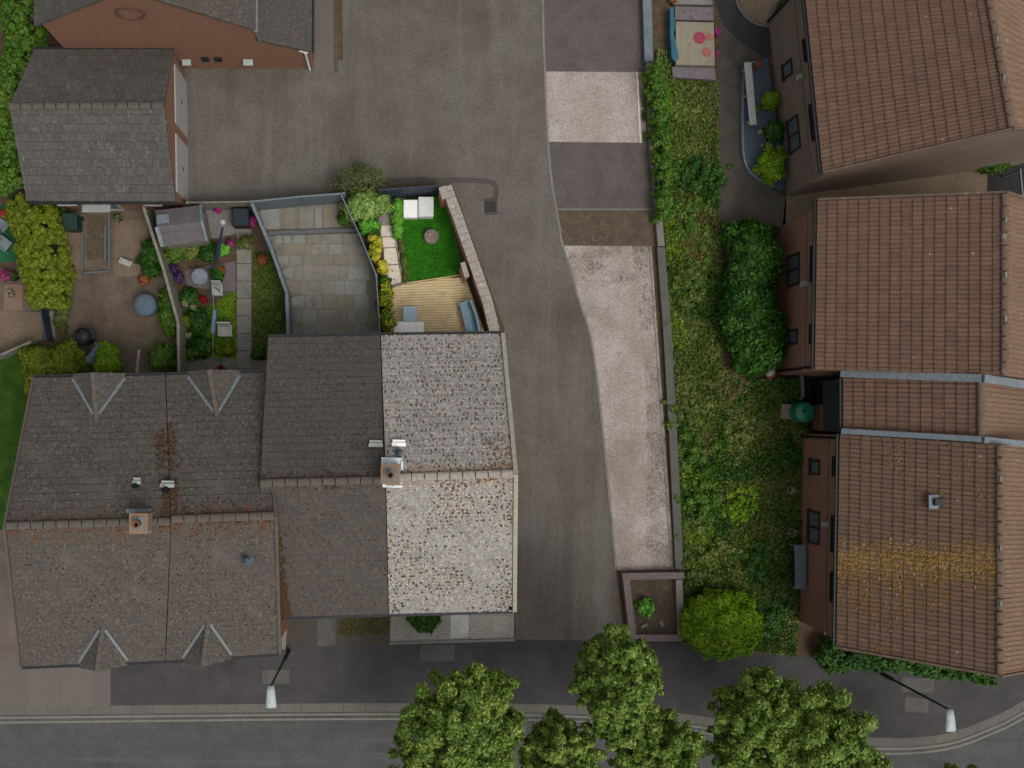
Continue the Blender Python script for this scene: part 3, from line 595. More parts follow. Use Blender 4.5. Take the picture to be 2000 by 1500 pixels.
# slate terrace
ter = [(1500, 112), (1478, 120), (1462, 126), (1453, 150), (1450, 200), (1450, 270), (1453, 310), (1464, 335), (1484, 352), (1510, 366), (1530, 368), (1527, 300), (1508, 180)]
T0 = empty('slate_terrace', P(1480, 240), 'raised blue slate terrace with a curved edge in front of the upper brown house', 'terrace')
mb = MB(); q = smoothline([L2(*p, .2) for p in ter + [ter[0]]], 3)[:-1]; mb.prism(q, 0, .2); mb.build('paving', M['slate'], T0)
mb = MB(); q2 = smoothline([L2(*p, .2) for p in ter[1:10]], 4); a_ = offs(q2, -.03); b_ = offs(q2, .05)
for i in range(len(q2) - 1): mb.prism([a_[i], a_[i + 1], b_[i + 1], b_[i]], 0, .23)
mb.build('edging', M['lead'], T0)
B0 = empty('white_bench', P(1465, 180, .2), 'long narrow white bench along the edge of the slate terrace', 'bench')
mb = MB(); a = P(1460, 122, .65); b = P(1471, 244, .65); mb.bar(a, b, .3, .05); mb.build('seat', M['offwhite'], B0)
for t_ in (.08, .5, .92):
    p = a.lerp(b, t_); mb = MB(); mb.box((p.x, p.y, .41), (.24, .06, .42)); mb.build('leg', M['offwhite'], B0)
def pot(px, py, r, h, label, mat='terra', leaf='lf_dark', z=0, group=None, plant=True, n=160, size=.05):
    x, y = L2(px, py, z + h); root = empty('plant_pot', (x, y, z), label, 'plant pot', group)
    mb = MB(); mb.lathe((x, y), [(r * .7, z), (r, z + h), (r * 1.06, z + h), (r * 1.06, z + h - .03)], 18); mb.cyl((x, y), r * .7, z, z + .02, 18)
    mb.build('pot', M[mat], root, True)
    mb = MB(); mb.cyl((x, y), r * .92, z + h - .06, z + h - .03, 18); mb.build('soil', M['soil'], root)
    if plant: crown('plant', (x, y, z + h + r * .5), (r * 1.1, r * 1.1, r), 8, n, size, M[leaf], int(px * 7 + py), root, cl=.45)
    return root
pot(1479, 128, .13, .25, 'orange pot at the top end of the slate terrace beside the white bench', 'terra', 'fl_orange', .2, n=60)
pot(1481, 215, .13, .25, 'brown pot halfway down the slate terrace, right of the white bench', 'terra', 'lf_haze', .2, n=60)
pot(1483, 258, .09, .2, 'small cream pot on the lower part of the slate terrace, above its smaller twin', 'offwhite', 'fl_cream', .2, n=25)
pot(1488, 284, .08, .2, 'tiny cream pot next to the biggest terrace bush', 'offwhite', 'fl_cream', .2, n=20)
bush('terrace_bush', 1505, 196, .34, .9, 1500, .05, M['lf_round'], 'small round bright green bush on the terrace beside the upper brown house wall', seed=61, ncl=18)
bush('terrace_bush', 1513, 256, .42, .8, 1200, .06, M['lf_dark'], 'dark narrow shrub between the two rounded terrace bushes', seed=62, ncl=16)
bush('terrace_bush', 1507, 323, (.55, .72), 1.1, 4200, .05, M['lf_round'], 'biggest clipped green bush at the lower end of the slate terrace', seed=63, ncl=34, cl=.3)

# painted panels beside the footpath
def rectpx(mb, pts, z0, z1): mb.prism([L2(*p, z1) for p in pts], z0, z1)
PP = empty('painted_platform', P(1355, 90), 'cream painted platform with pink dots and a blue painted left side beside the footpath', 'platform')
mb = MB(); rectpx(mb, [(1320, 42), (1394, 44), (1396, 128), (1320, 126)], 0, .4); mb.build('deck_top', M['cream'], PP)
mb = MB(); rectpx(mb, [(1309, 14), (1315, 14), (1319, 52), (1316, 66), (1322, 92), (1326, 112), (1318, 120), (1312, 112), (1309, 60)], 0, .5); mb.build('blue_side', M['bluepaint'], PP)
for (px, py, r, mt) in [(1366, 74, .255, 'pinkpaint'), (1385, 73, .17, 'salmon'), (1380, 102, .2, 'salmon')]:
    mb = MB(); mb.cyl(L2(px, py, .4), r, .401, .41, 24); mb.build('painted_dot', M[mt], PP)
for i, (pts, lb, z1) in enumerate([([(1318, 12), (1393, 14), (1394, 40), (1318, 38)], 'mauve stone slab above the cream painted platform', .3),
                               ([(1312, 130), (1396, 132), (1399, 156), (1314, 150)], 'mauve stone slab with worn dark markings below the cream painted platform', .3),
                               ([(1316, -60), (1392, -60), (1392, 9), (1316, 8)], 'pale grey slab cut by the top of the picture above the painted platform', .25)]):
    mb = MB(); rectpx(mb, pts, 0, z1); tag(mb.build('stone_slab', M['stoneslab'] if i < 2 else M['concrete'], bevel=.015), lb, 'slab', 'slabs around the painted platform')
for i, (px, py, r, mt) in enumerate([(1400, 62, .15, 'fl_red'), (1397, 105, .14, 'fl_pink')]):
    bush('pink_flower_clump', px, py, r, .35, 160, .05, M['fl_pink'], ['pink flowers spilling over the footpath beside the uppermost dots', 'pink flowers spilling over the footpath beside the lowest dot'][i], 'flowers', seed=70 + i, ncl=8, stems=False)
pot(1315, 1, .12, .3, 'rust orange pot at the top edge of the picture beside the pale slab', 'terra', 'fl_orange', n=50)

# ================================================================== HOUSES
def lerp(a, b, t): return a + (b - a) * t
PANPROF = [(0, 0), (.03, .030), (.075, .034), (.105, .004)]
def slope(mb, e0, e1, r0, r1, gauge, lift, tw=None, th=.12, seed=1, skew=0):
    """one roof slope as lapped courses; e0->e1 eave, r0->r1 ridge, seen from outside e1 is right of e0"""
    e0, e1, r0, r1 = map(Vector, (e0, e1, r0, r1)); rd = random.Random(seed)
    up_ = (lerp(r0, r1, .5) - lerp(e0, e1, .5)); al = (e1 - e0); N = al.cross(up_).normalized()
    n = max(3, round(up_.length / gauge)); g = gauge; Lu = al.length
    if tw: m = max(1, round(Lu / tw)); cols = [((j + x / tw) / m, h) for j in range(m) for x, h in PANPROF] + [(1.0, 0)]
    else: cols = [(0, 0), (1, 0)]
    for i in range(n):
        jit = rd.uniform(-.004, .004)
        a0, a1 = lerp(e0, r0, i / n), lerp(e1, r1, i / n); b0, b1 = lerp(e0, r0, (i + 1) / n), lerp(e1, r1, (i + 1) / n)
        lo = [lerp(a0, a1, t) + N * (lift + h + jit) for t, h in cols]; hi = [lerp(b0, b1, t) + N * h for t, h in cols]
        base = [lerp(a0, a1, t) + N * (h if i else -th) for t, h in cols]
        for j in range(len(cols) - 1):
            u0, u1 = cols[j][0] * Lu, cols[j + 1][0] * Lu
            mb.face([lo[j], lo[j + 1], hi[j + 1], hi[j]], [(u0, i * g), (u1, i * g), (u1, i * g + g), (u0, i * g + g)])
            mb.face([base[j], base[j + 1], lo[j + 1], lo[j]], [(u0, i * g), (u1, i * g), (u1, i * g + .01), (u0, i * g + .01)])
        mb.face([a0 - N * th, lo[0], hi[0], b0 - N * th]); mb.face([lo[-1], a1 - N * th, b1 - N * th, hi[-1]])
    mb.face([e0 - N * th, r0 - N * th, r1 - N * th, e1 - N * th])
    return N
def ridgecaps(mb, r0, r1, rad=.11, ln=.45, seed=1):
    r0 = Vector(r0); r1 = Vector(r1); L = (r1 - r0).length; n = max(1, round(L / ln)); d = (r1 - r0).normalized(); s = d.cross(Vector((0, 0, 1))).normalized(); rd = random.Random(seed)
    for i in range(n):
        a = lerp(r0, r1, i / n + .004); b = lerp(r0, r1, (i + 1) / n - .004); dz = rd.uniform(-.006, .006)
        pa = [a + s * rad * math.cos(t) * 1.15 + Vector((0, 0, rad * math.sin(t) * .8 - .02 + dz)) for t in np.linspace(0, math.pi, 7)]
        pb = [b + s * rad * math.cos(t) * 1.1 + Vector((0, 0, rad * math.sin(t) * .75 - .02 + dz)) for t in np.linspace(0, math.pi, 7)]
        for j in range(6): mb.face([pa[j], pb[j], pb[j + 1], pa[j + 1]])
        mb.face(pa); mb.face(pb[::-1])
def blobs(name, e0, e1, r0, r1, pts, mat, parent, seed, el=1.6, sz=.05):
    """small moss cushions on a slope; pts = (u, v, scale) with u, v in 0..1"""
    e0, e1, r0, r1 = map(Vector, (e0, e1, r0, r1)); al = (e1 - e0).normalized(); up_ = (lerp(r0, r1, .5) - lerp(e0, e1, .5)).normalized(); N = al.cross(up_).normalized()
    rd = random.Random(seed); mb = MB()
    for u, v, s in pts:
        c = lerp(lerp(e0, e1, u), lerp(r0, r1, u), v) + N * .02; k = 6; ph = rd.random() * 6
        ring = [c + (al * math.cos(ph + i * 1.047) * rd.uniform(.6, 1.1) + up_ * math.sin(ph + i * 1.047) * el * rd.uniform(.6, 1.1)) * sz * s for i in range(k)]
        top = c + N * (.025 + .02 * s)
        for i in range(k): mb.face([ring[i], ring[(i + 1) % k], top])
    o = mb.build(name, mat, parent); o['kind'] = 'stuff'; return o
def wall_inset(A, B, R0, ins, gin):
    A, B, R0 = Vector(A), Vector(B), Vector(R0); t = (B - A).normalized(); nn = Vector((-t.y, t.x)); 
    if nn.dot(R0 - A) < 0: nn = -nn
    return A + nn * ins + t * gin, B + nn * ins - t * gin
def house(name, label, cat, ez, rz, A, B, D, Cc, R0, R1, wallmat, roofmat, roofmat2=None, ridgemat='ridge', gauge=.30, tw=None, ins=.3, gin=.05, lift=.011, group=None, bez=None, fascia='whiteframe', gutter='black'):
    """A-B front eave, D-C back eave (D behind A), R0-R1 ridge; all world XY"""
    bez = ez if bez is None else bez
    root = empty(name, ((A[0] + Cc[0]) / 2, (A[1] + Cc[1]) / 2, 0), label, cat, group)
    v3 = lambda p, z: Vector((p[0], p[1], z))
    eA, eB, eD, eC, r0, r1 = v3(A, ez), v3(B, ez), v3(D, bez), v3(Cc, bez), v3(R0, rz), v3(R1, rz)
    a, b = wall_inset(A, B, R0, ins, gin); d, c = wall_inset(D, Cc, R0, ins, gin)
    run = max((Vector(R0) - Vector(A)).length, .1); wz = ez + (rz - ez) * ins / run - .15; wzb = bez + (rz - bez) * ins / run - .15
    q0 = (a + d) / 2; q1 = (b + c) / 2; tt = (Vector(B) - Vector(A)).normalized()
    rr0 = Vector(R0) + tt * gin; rr1 = Vector(R1) - tt * gin
    mb = MB()
    mb.face([(a.x, a.y, 0), (b.x, b.y, 0), (b.x, b.y, wz), (a.x, a.y, wz)]); mb.face([(c.x, c.y, 0), (d.x, d.y, 0), (d.x, d.y, wzb), (c.x, c.y, wzb)])
    mb.face([(d.x, d.y, 0), (a.x, a.y, 0), (a.x, a.y, wz), (rr0.x, rr0.y, rz - .15), (d.x, d.y, wzb)]); mb.face([(b.x, b.y, 0), (c.x, c.y, 0), (c.x, c.y, wzb), (rr1.x, rr1.y, rz - .15), (b.x, b.y, wz)])
    mb.build('wall', M[wallmat], root)
    mb = MB(); slope(mb, eA, eB, r0, r1, gauge, lift, tw)
    rf = mb.build('roof', M[roofmat], root)
    mb = MB(); slope(mb, eC, eD, r1, r0, gauge, lift, tw, seed=2)
    mb.build('roof', M[roofmat2 or roofmat], root)
    mb = MB(); ridgecaps(mb, r0 + Vector((0, 0, .03)), r1 + Vector((0, 0, .03)), .13 if tw is None else .12); mb.build('ridge_tiles', M[ridgemat], root)
    up = Vector((0, 0, .04))
    for (p, q, in_) in ((eA, eB, R0), (eC, eD, R1)):
        o = (v3(in_, p.z) - p); t = (q - p).normalized(); o = (o - t * o.dot(t)).normalized()
        mb = MB(); mb.bar(p - o * .06 - up * 2.2, q - o * .06 - up * 2.2, .11, .09); mb.build('gutter', M[gutter], root)
    root_info = dict(root=root, eA=eA, eB=eB, eC=eC, eD=eD, r0=r0, r1=r1, a=a, b=b, c=c, d=d, roof=rf)
    return root_info
def window(root, a, b, t, zc, w, h, panes=1, frame='frame', name='window', sill=True, label=None):
    """window on wall line a->b (world XY); outward normal is to the right of a->b"""
    a = Vector(a); b = Vector(b); d = (b - a).normalized(); n = Vector((d.y, -d.x)); c = lerp(a, b, t)
    def q(u, o, z): p = c + d * u + n * o; return (p.x, p.y, z)
    def bx(mb, u0, u1, o0, o1, z0, z1):
        m = (u0 + u1) / 2; p = c + d * m + n * (o0 + o1) / 2
        mb.box((p.x, p.y, (z0 + z1) / 2), (u1 - u0, abs(o1 - o0), z1 - z0), math.atan2(d.y, d.x))
    mb = MB(); f = .07; z0, z1 = zc - h / 2, zc + h / 2
    bx(mb, -w / 2, w / 2, -.02, .05, z0, z0 + f); bx(mb, -w / 2, w / 2, -.02, .05, z1 - f, z1)
    xs = [-w / 2 + i * (w - f) / panes for i in range(panes + 1)]
    for x in xs: bx(mb, x, x + f, -.02, .049, z0 + f, z1 - f)
    fr = mb.build(name, M[frame], root)
    if label: fr['label'] = label
    mb = MB(); bx(mb, -w / 2 + f / 2, w / 2 - f / 2, -.02, .015, z0 + f / 2, z1 - f / 2); mb.build('pane', M['glass'], fr)
    if sill: mb = MB(); bx(mb, -w / 2 - .05, w / 2 + .05, 0, .1, z0 - .06, z0 - .002); mb.build('sill', M[frame], fr)
    return fr
def slope_point(h, side, u, v):
    e0, e1, r0, r1 = (h['eA'], h['eB'], h['r0'], h['r1']) if side == 0 else (h['eC'], h['eD'], h['r1'], h['r0'])
    p = lerp(lerp(e0, e1, u), lerp(r0, r1, u), v); N = (e1 - e0).cross(lerp(r0, r1, .5) - lerp(e0, e1, .5)).normalized()
    return p, N
def vent_pipe(root, p, mat='black', r=.07, h=.45, name='vent_pipe'):
    mb = MB(); mb.cyl((p.x, p.y), r, p.z - .1, p.z + h, 12); mb.lathe((p.x, p.y), [(r * 1.9, p.z + .03), (r * 1.05, p.z + .16)], 12); mb.lathe((p.x, p.y), [(r, p.z + h - .04), (r * 1.4, p.z + h), (r * .6, p.z + h + .05)], 12)
    return mb.build(name, M[mat], root, True)
def chimney(root, x, y, z0, z1, wx, wy, rz=0, pots=2, mat='brickwall', lead='leadwhite', axis=0):
    mb = MB(); mb.box((x, y, (z0 + z1) / 2), (wx, wy, z1 - z0), rz); mb.box((x, y, z1 + .03), (wx + .08, wy + .08, .07), rz); ch = mb.build('chimney', M[mat], root)
    mb = MB(); ca, sa = math.cos(rz), math.sin(rz)
    for k in range(pots):
        o = (k - (pots - 1) / 2) * .34; cx, cy = (x + (o if axis == 0 else 0) * ca, y + (o if axis == 0 else 0) * sa) if axis == 0 else (x, y + o)
        mb.lathe((cx, cy), [(.12, z1 + .06), (.11, z1 + .34), (.135, z1 + .36), (.135, z1 + .40), (.09, z1 + .40), (.085, z1 + .1)], 14)
    mb.build('chimney_pot', M['terra'], ch, True)
    mb = MB(); mb.box((x, y, z1 + .075), (wx * .8, wy * .8, .03), rz); mb.build('flaunching', M['concrete'], ch)
    return ch

# ---- left row (grey concrete tiles)
def hv(px, py, z): return L2(px, py, z)
EZ, RZ = 4.7, 7.45
LH = dict(fascia='whiteframe')
h1 = house('terraced_house', 'far left house of the grey row, with two gablets and an orange chimney', 'house', EZ, RZ,
           hv(42, 1302, EZ), hv(322, 1290, EZ), hv(68, 738, EZ), hv(322, 733, EZ), hv(12, 1027, RZ), hv(334, 1018, RZ), 'brickwall', 'roof_dull', group='terraced houses in the left row')
h2 = house('terraced_house', 'second house of the grey row, with two gablets and a blue grey vent pipe', 'house', EZ, RZ + .1,
           hv(324, 1290, EZ), hv(545, 1276, EZ), hv(324, 733, EZ), hv(512, 728, EZ), hv(335, 1014, RZ + .1), hv(537, 1007, RZ + .1), 'brickwall', 'roof_dull', group='terraced houses in the left row')
h3 = house('terraced_house', 'plain dark grey tiled house next to the pale roofed end house', 'house', EZ, RZ - .15,
           hv(549, 1205, EZ), hv(758, 1199, EZ), hv(524, 659, EZ), hv(742, 655, EZ), hv(508, 944, RZ - .15), hv(753, 937, RZ - .15), 'brickbrown', 'roof_dull2', group='terraced houses in the left row')
h4 = house('end_terrace_house', 'end house of the left row with a lichened tile roof brightened in colour, rusty ridge', 'house', EZ, RZ,
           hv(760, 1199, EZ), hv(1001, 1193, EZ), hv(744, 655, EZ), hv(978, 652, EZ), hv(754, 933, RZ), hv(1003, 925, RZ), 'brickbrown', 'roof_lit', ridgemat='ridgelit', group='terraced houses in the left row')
# windows and doors of the left row (front faces the road, back faces the gardens)
for h, f in ((h1, 'whiteframe'), (h2, 'whiteframe'), (h3, 'whiteframe'), (h4, 'whiteframe')):
    for (a, b) in ((h['a'], h['b']), (h['c'], h['d'])):
        for t in (.28, .74): window(h['root'], a, b, t, 3.7, 1.2, 1.1, 2, f)
        window(h['root'], a, b, .3, 1.5, 1.5, 1.2, 2, f)
        dr = window(h['root'], a, b, .76, 1.05, .95, 2.05, 1, f, 'door', sill=False)
# bargeboards of the end house and verges
def verge(h, end, mat, w=.16, name='bargeboard'):
    e1, e2, r = (h['eB'], h['eC'], h['r1']) if end else (h['eA'], h['eD'], h['r0'])
    t = (h['eB'] - h['eA']).normalized() * (1 if end else -1); mb = MB(); off = t * (w / 2)
    dz = Vector((0, 0, .03))
    mb.bar(e1 + off + dz, r + off + dz, w, .13); mb.bar(r + off + dz, e2 + off + dz, w, .13)
    return mb.build(name, M[mat], h['root'])
verge(h4, 1, 'verge_lit', .15)
verge(h2, 1, 'ridge', .10)
verge(h1, 0, 'ridge', .08)
# gablets on the two leftmost houses
def gablet(h, side, u, wdt, dep, mat='roof_dull', n=1):
    e0, e1, r0, r1 = (h['eA'], h['eB'], h['r0'], h['r1']) if side == 0 else (h['eC'], h['eD'], h['r1'], h['r0'])
    p = lerp(e0, e1, u); q = lerp(r0, r1, u); al = (e1 - e0).normalized(); inn = Vector((q.x - p.x, q.y - p.y, 0)); run = inn.length; inn.normalize()
    sl = (q.z - p.z) / run; zr = p.z + sl * dep; lift = Vector((0, 0, .03))
    apex_in = p + inn * dep; apex_in.z = zr; front = p - inn * .12
    ef = Vector((front.x, front.y, zr)) + lift; ei = apex_in + inn * .05 + lift
    l = p - al * wdt - inn * .02; r = p + al * wdt - inn * .02
    root = h['root']; mb = MB()
    lf = Vector((front.x, front.y, p.z)) - al * wdt; rf_ = Vector((front.x, front.y, p.z)) + al * wdt
    mb.face([lf + lift, l + lift, ei, ef][::-1], None); mb.face([rf_ + lift, r + lift, ei, ef], None)
    th = Vector((0, 0, -.08)); mb.face([lf + lift, ef, ef + th, lf + lift + th]); mb.face([ef, rf_ + lift, rf_ + lift + th, ef + th])
    g = mb.build('gablet_roof', M[mat], root)
    mb = MB(); ridgecaps(mb, ef + Vector((0, 0, .01)), ei + inn * .1 + Vector((0, 0, .01)), .09, .35); mb.build('gablet_ridge', M['ridge'], g)
    mb = MB(); fi = inn * .1; mb.face([lf + fi, rf_ + fi, ef + fi - Vector((0, 0, .06))]); mb.build('gablet_face', M['brickwall'], g)
    for s, c in ((-1, l), (1, r)):
        st = c + Vector((0, 0, .06)) + inn * .1; en = ei + al * s * .10 - inn * .12 + Vector((0, 0, -.02))
        mb = MB(); mb.bar(st, en, .10, .04); mb.build('valley_flashing', M['lead'], g)
for h, side, px in ((h1, 1, 194), (h2, 1, 418), (h1, 0, 202), (h2, 0, 405)):
    e0, e1 = (h['eA'], h['eB']) if side == 0 else (h['eC'], h['eD'])
    X = (px - NX) / S * (H - EZ) / H; u = (X - e0.x) / (e1.x - e0.x); gablet(h, side, u, .98 if side else .92, 1.5)
# chimneys, vents
chimney(h1['root'], *hv(272, 1022, 8.1), 6.9, 8.15, .56, .62, 0, 1, axis=1, mat='brickpale')
mb = MB(); x, y = hv(270, 1022, 7.5); mb.box((x, y + .42, 7.4), (.86, .16, .12)); mb.box((x + .38, y, 7.42), (.14, .7, .1)); mb.build('lead_skirt', M['lead'], h1['root'])
cx, cy = hv(759, 926, 8.0)
chimney(h4['root'], cx + .06, cy, 6.8, 8.1, .58, .62, R(-2), 1, axis=1, mat='brickpale')
mb = MB(); mb.box((cx + .1, cy + .42, 7.22), (.74, .24, .12), R(-2)); mb.box((cx + .12, cy - .40, 7.24), (.7, .22, .12), R(-2)); mb.box((cx + .45, cy + .02, 7.3), (.08, .8, .1), R(-2)); mb.build('lead_skirt', M['leadwhite'], h4['root'])
def terminal(h, px, py, mat, w=.5):
    z = 6.9; x, y = hv(px, py, z); mb = MB(); mb.box((x, y, z), (w, .12, .12), R(-1)); mb.build('ridge_vent', M[mat], h['root'])
p = Vector((*hv(779, 868, 6.9), 0))
def roof_z(h, x, y):
    # height of the back/front slope under a point
    best = None
    for (e, r) in ((h['eA'], h['r0']), (h['eC'], h['r1'])):
        e2 = (h['eB'] if e is h['eA'] else h['eD']); t = (e2 - e).normalized(); n = Vector((-t.y, t.x, 0)); dist = abs(n.dot(Vector((x, y, 0)) - Vector((e.x, e.y, 0)))); run = abs(n.dot(Vector((r.x, r.y, 0)) - Vector((e.x, e.y, 0))))
        z = e.z + (r.z - e.z) * dist / run
        if dist <= run + .01: best = z if best is None else best
    return best or h['r0'].z
def on_roof(h, px, py):
    z = 6.0
    for _ in range(12): x, y = hv(px, py, z); z = roof_z(h, x, y)
    return Vector((x, y, z))
def bar_vent(h, px, py, w, mat, name='tile_vent'):
    p = on_roof(h, px, py); mb = MB(); mb.box((p.x, p.y, p.z + .07), (w, .13, .14), R(-1)); mb.box((p.x, p.y + .1, p.z + .03), (w * .9, .14, .06), R(-1)); mb.build(name, M[mat], h['root'])
bar_vent(h4, 779, 868, .5, 'white'); bar_vent(h3, 734, 869, .5, 'offwhite')
vent_pipe(h4['root'], on_roof(h4, 779, 884), 'cover', .075, .5)
bar_vent(h1, 268, 942, .3, 'offwhite'); bar_vent(h2, 328, 948, .5, 'offwhite')
vent_pipe(h2['root'], on_roof(h2, 325, 956), 'black', .07, .35)
vent_pipe(h2['root'], on_roof(h2, 484, 1092), 'cover', .1, .45)
vent_pipe(h1['root'], on_roof(h1, 266, 948), 'black', .06, .3)
vent_pipe(h4['root'], on_roof(h4, 997, 1188), 'black', .04, .15)
# moss
rg = np.random.default_rng(7)
def jitgrid(nu, nv, keep, seed, jit=.3, s=(.5, 1.2), fn=None):
    r = np.random.default_rng(seed); out = []
    for i in range(nu):
        for j in range(nv):
            u = (i + .5 * (j % 2) + r.uniform(-jit, jit) + .25) / nu; v = (j + r.uniform(-jit, jit) * .5 + .1) / nv
            k = keep if fn is None else keep * fn(u, v)
            if 0 < u < 1 and 0 < v < 1 and r.random() < k: out.append((u, v, r.uniform(*s)))
    return out
h = h4
vn = lambda u, v, sc, sd: float(vnoise(np.array([u * sc + 20]), np.array([v * sc + 20]), 1.0, sd)[0])
blobs('moss', h['eC'], h['eD'], h['r1'], h['r0'], jitgrid(27, 29, .7, 1, .38, (.4, 1.15), lambda u, v: .45 + .9 * vn(u, v, 5, 3)), M['mossdark'], h['roof'], 1, 2.1, .036)
blobs('moss', h['eA'], h['eB'], h['r0'], h['r1'], jitgrid(34, 38, .6, 2, .5, (.5, 1.4), lambda u, v: max(.12, 2.8 * vn(u, v, 4, 8) - .6)), M['mossdark'], h['roof'], 2, 1.1, .045)
blobs('lichen', h['eA'], h['eB'], h['r0'], h['r1'], jitgrid(36, 40, .7, 4, .5, (.5, 1.4), lambda u, v: max(.1, 2.6 * vn(u, v, 4, 8) - .55)), surf('cream_lichen', C(196, 180, 164), C(176, 160, 144), 9, .95, .8, 40), h['roof'], 3, 1.1, .045)
blobs('lichen', h['eC'], h['eD'], h['r1'], h['r0'], jitgrid(34, 38, .35, 14, .5, (.4, 1.0), lambda u, v: .3 + vn(u, v, 5, 18)), MATS['cream_lichen'], h['roof'], 13, 1.1, .04)
blobs('moss', h['eC'], h['eD'], h['r1'], h['r0'], jitgrid(44, 50, .95, 5, .5, (.5, 1.3), lambda u, v: max(0, (v - .90) * 9) * (1.2 - u) + max(0, .14 - abs(u - .05 - (1 - v) * .15)) * 5 * (v > .72)), M['mossorange'], h['roof'], 4, 1.0, .05)
blobs('moss', h['eA'], h['eB'], h['r0'], h['r1'], jitgrid(44, 50, .95, 6, .5, (.5, 1.2), lambda u, v: max(0, (v - .93) * 9) * (.2 + u)), M['mossorange'], h['roof'], 5, 1.0, .05)
for h, sd in ((h1, 20), (h2, 30), (h3, 40)):
    k = .5 if h is not h3 else .28
    blobs('moss', h['eC'], h['eD'], h['r1'], h['r0'], jitgrid(26, 26, k, sd, .45, (.4, 1.1), lambda u, v: max(0, 1.6 * vn(u, v, 4, sd) - .3)), M['moss'], h['roof'], sd, 1.2, .04)
    blobs('moss', h['eA'], h['eB'], h['r0'], h['r1'], jitgrid(26, 26, k, sd + 1, .45, (.4, 1.1), lambda u, v: max(0, 1.6 * vn(u, v, 4, sd) - .3)), M['moss'], h['roof'], sd + 1, 1.2, .04)
    blobs('moss', h['eC'], h['eD'], h['r1'], h['r0'], jitgrid(50, 60, .9, sd + 2, .5, (.5, 1.3), lambda u, v: max(0, (v - .92) * 9) * (.4 + vn(u, 0, 6, sd))), M['moss'], h['roof'], sd + 2, 1.0, .05)
    blobs('moss', h['eA'], h['eB'], h['r0'], h['r1'], jitgrid(50, 60, .9, sd + 3, .5, (.5, 1.3), lambda u, v: max(0, (v - .93) * 9) * (.4 + vn(u, 0, 6, sd))), M['moss'], h['roof'], sd + 3, 1.0, .05)
# rusty streak down the party wall of the two leftmost houses
blobs('moss', h2['eC'], h2['eD'], h2['r1'], h2['r0'], jitgrid(60, 70, .8, 61, .5, (.6, 1.5), lambda u, v: max(0, 1 - abs(u - .97) * 14) * (v > .35) * (.3 + vn(u * 3, v, 7, 9))), M['moss'], h2['roof'], 61, 1.2, .055)
blobs('moss', h1['eC'], h1['eD'], h1['r1'], h1['r0'], jitgrid(60, 70, .8, 62, .5, (.6, 1.5), lambda u, v: max(0, 1 - abs(u - .03) * 14) * (v > .4) * (.3 + vn(u * 3, v, 7, 10))), M['moss'], h1['roof'], 62, 1.2, .055)
# rusty strip down the verge where the second house steps out in front of the third
blobs('moss', h3['eA'], h3['eB'], h3['r0'], h3['r1'], jitgrid(90, 90, .95, 63, .5, (.7, 1.6), lambda u, v: max(0, 1.3 - u * 11) * (v < .85)), M['moss'], h3['roof'], 63, 1.3, .05)

# ---- garage block and the orange brick gable, top left
gz, grz = 2.35, 3.85
g1 = house('garage_block', 'low double garage with two white doors and a grey tiled roof, backing onto the gardens', 'garage', gz, grz,
           hv(52, 392, gz), hv(343, 393, gz), hv(66, 97, gz), hv(338, 96, gz), hv(18, 208, grz), hv(320, 206, grz), 'brickwall', 'roof_garage', gauge=.34, ins=.15, gin=.04)
b_, c_ = g1['b'], g1['c']
def garage_door(t0, t1, z1):
    d = (c_ - b_).normalized(); n = Vector((d.y, -d.x)); p = lerp(b_, c_, t0); q = lerp(b_, c_, t1); m = (p + q) / 2 + n * .03
    mb = MB(); mb.box((m.x, m.y, z1 / 2), ((q - p).length, .06, z1), math.atan2(d.y, d.x)); dr = mb.build('garage_door', M['door'], g1['root'])
    mb = MB(); mb.box((m.x + n.x * .04, m.y + n.y * .04, z1 * .5), (.16, .04, .04), math.atan2(d.y, d.x)); mb.build('handle', M['black'], dr)
garage_door(.05, .455, 2.1); garage_door(.53, .935, 2.1)
h = g1
blobs('moss', h['eC'], h['eD'], h['r1'], h['r0'], jitgrid(46, 30, .5, 80, .5, (.4, 1.2), lambda u, v: .5 + 1.5 * max(0, .08 - v) * 12), M['mossdark'], h['roof'], 80, 1.1, .04)
blobs('lichen', h['eA'], h['eB'], h['r0'], h['r1'], jitgrid(46, 30, .6, 81, .5, (.4, 1.2), lambda u, v: max(0, 1.8 * vn(u, v, 5, 5) - .5)), surf('grey_lichen', C(122, 118, 114), C(106, 104, 100), 9, .95, .8, 40), h['roof'], 81, 1.0, .045)
DW = window(g1['root'], g1['a'], g1['b'], .48, 1.0, .85, 1.95, 1, 'whiteframe', 'door', sill=False)
for t in (.2, .8): window(g1['root'], g1['a'], g1['b'], t, 1.5, .7, .6, 1, 'whiteframe')
mb = MB(); x, y = hv(190, 408, 1.5); mb.box((x, y, 1.62), (1.15, .34, .06), 0, R(-12)); mb.build('door_canopy', M['offwhite'], g1['root'])
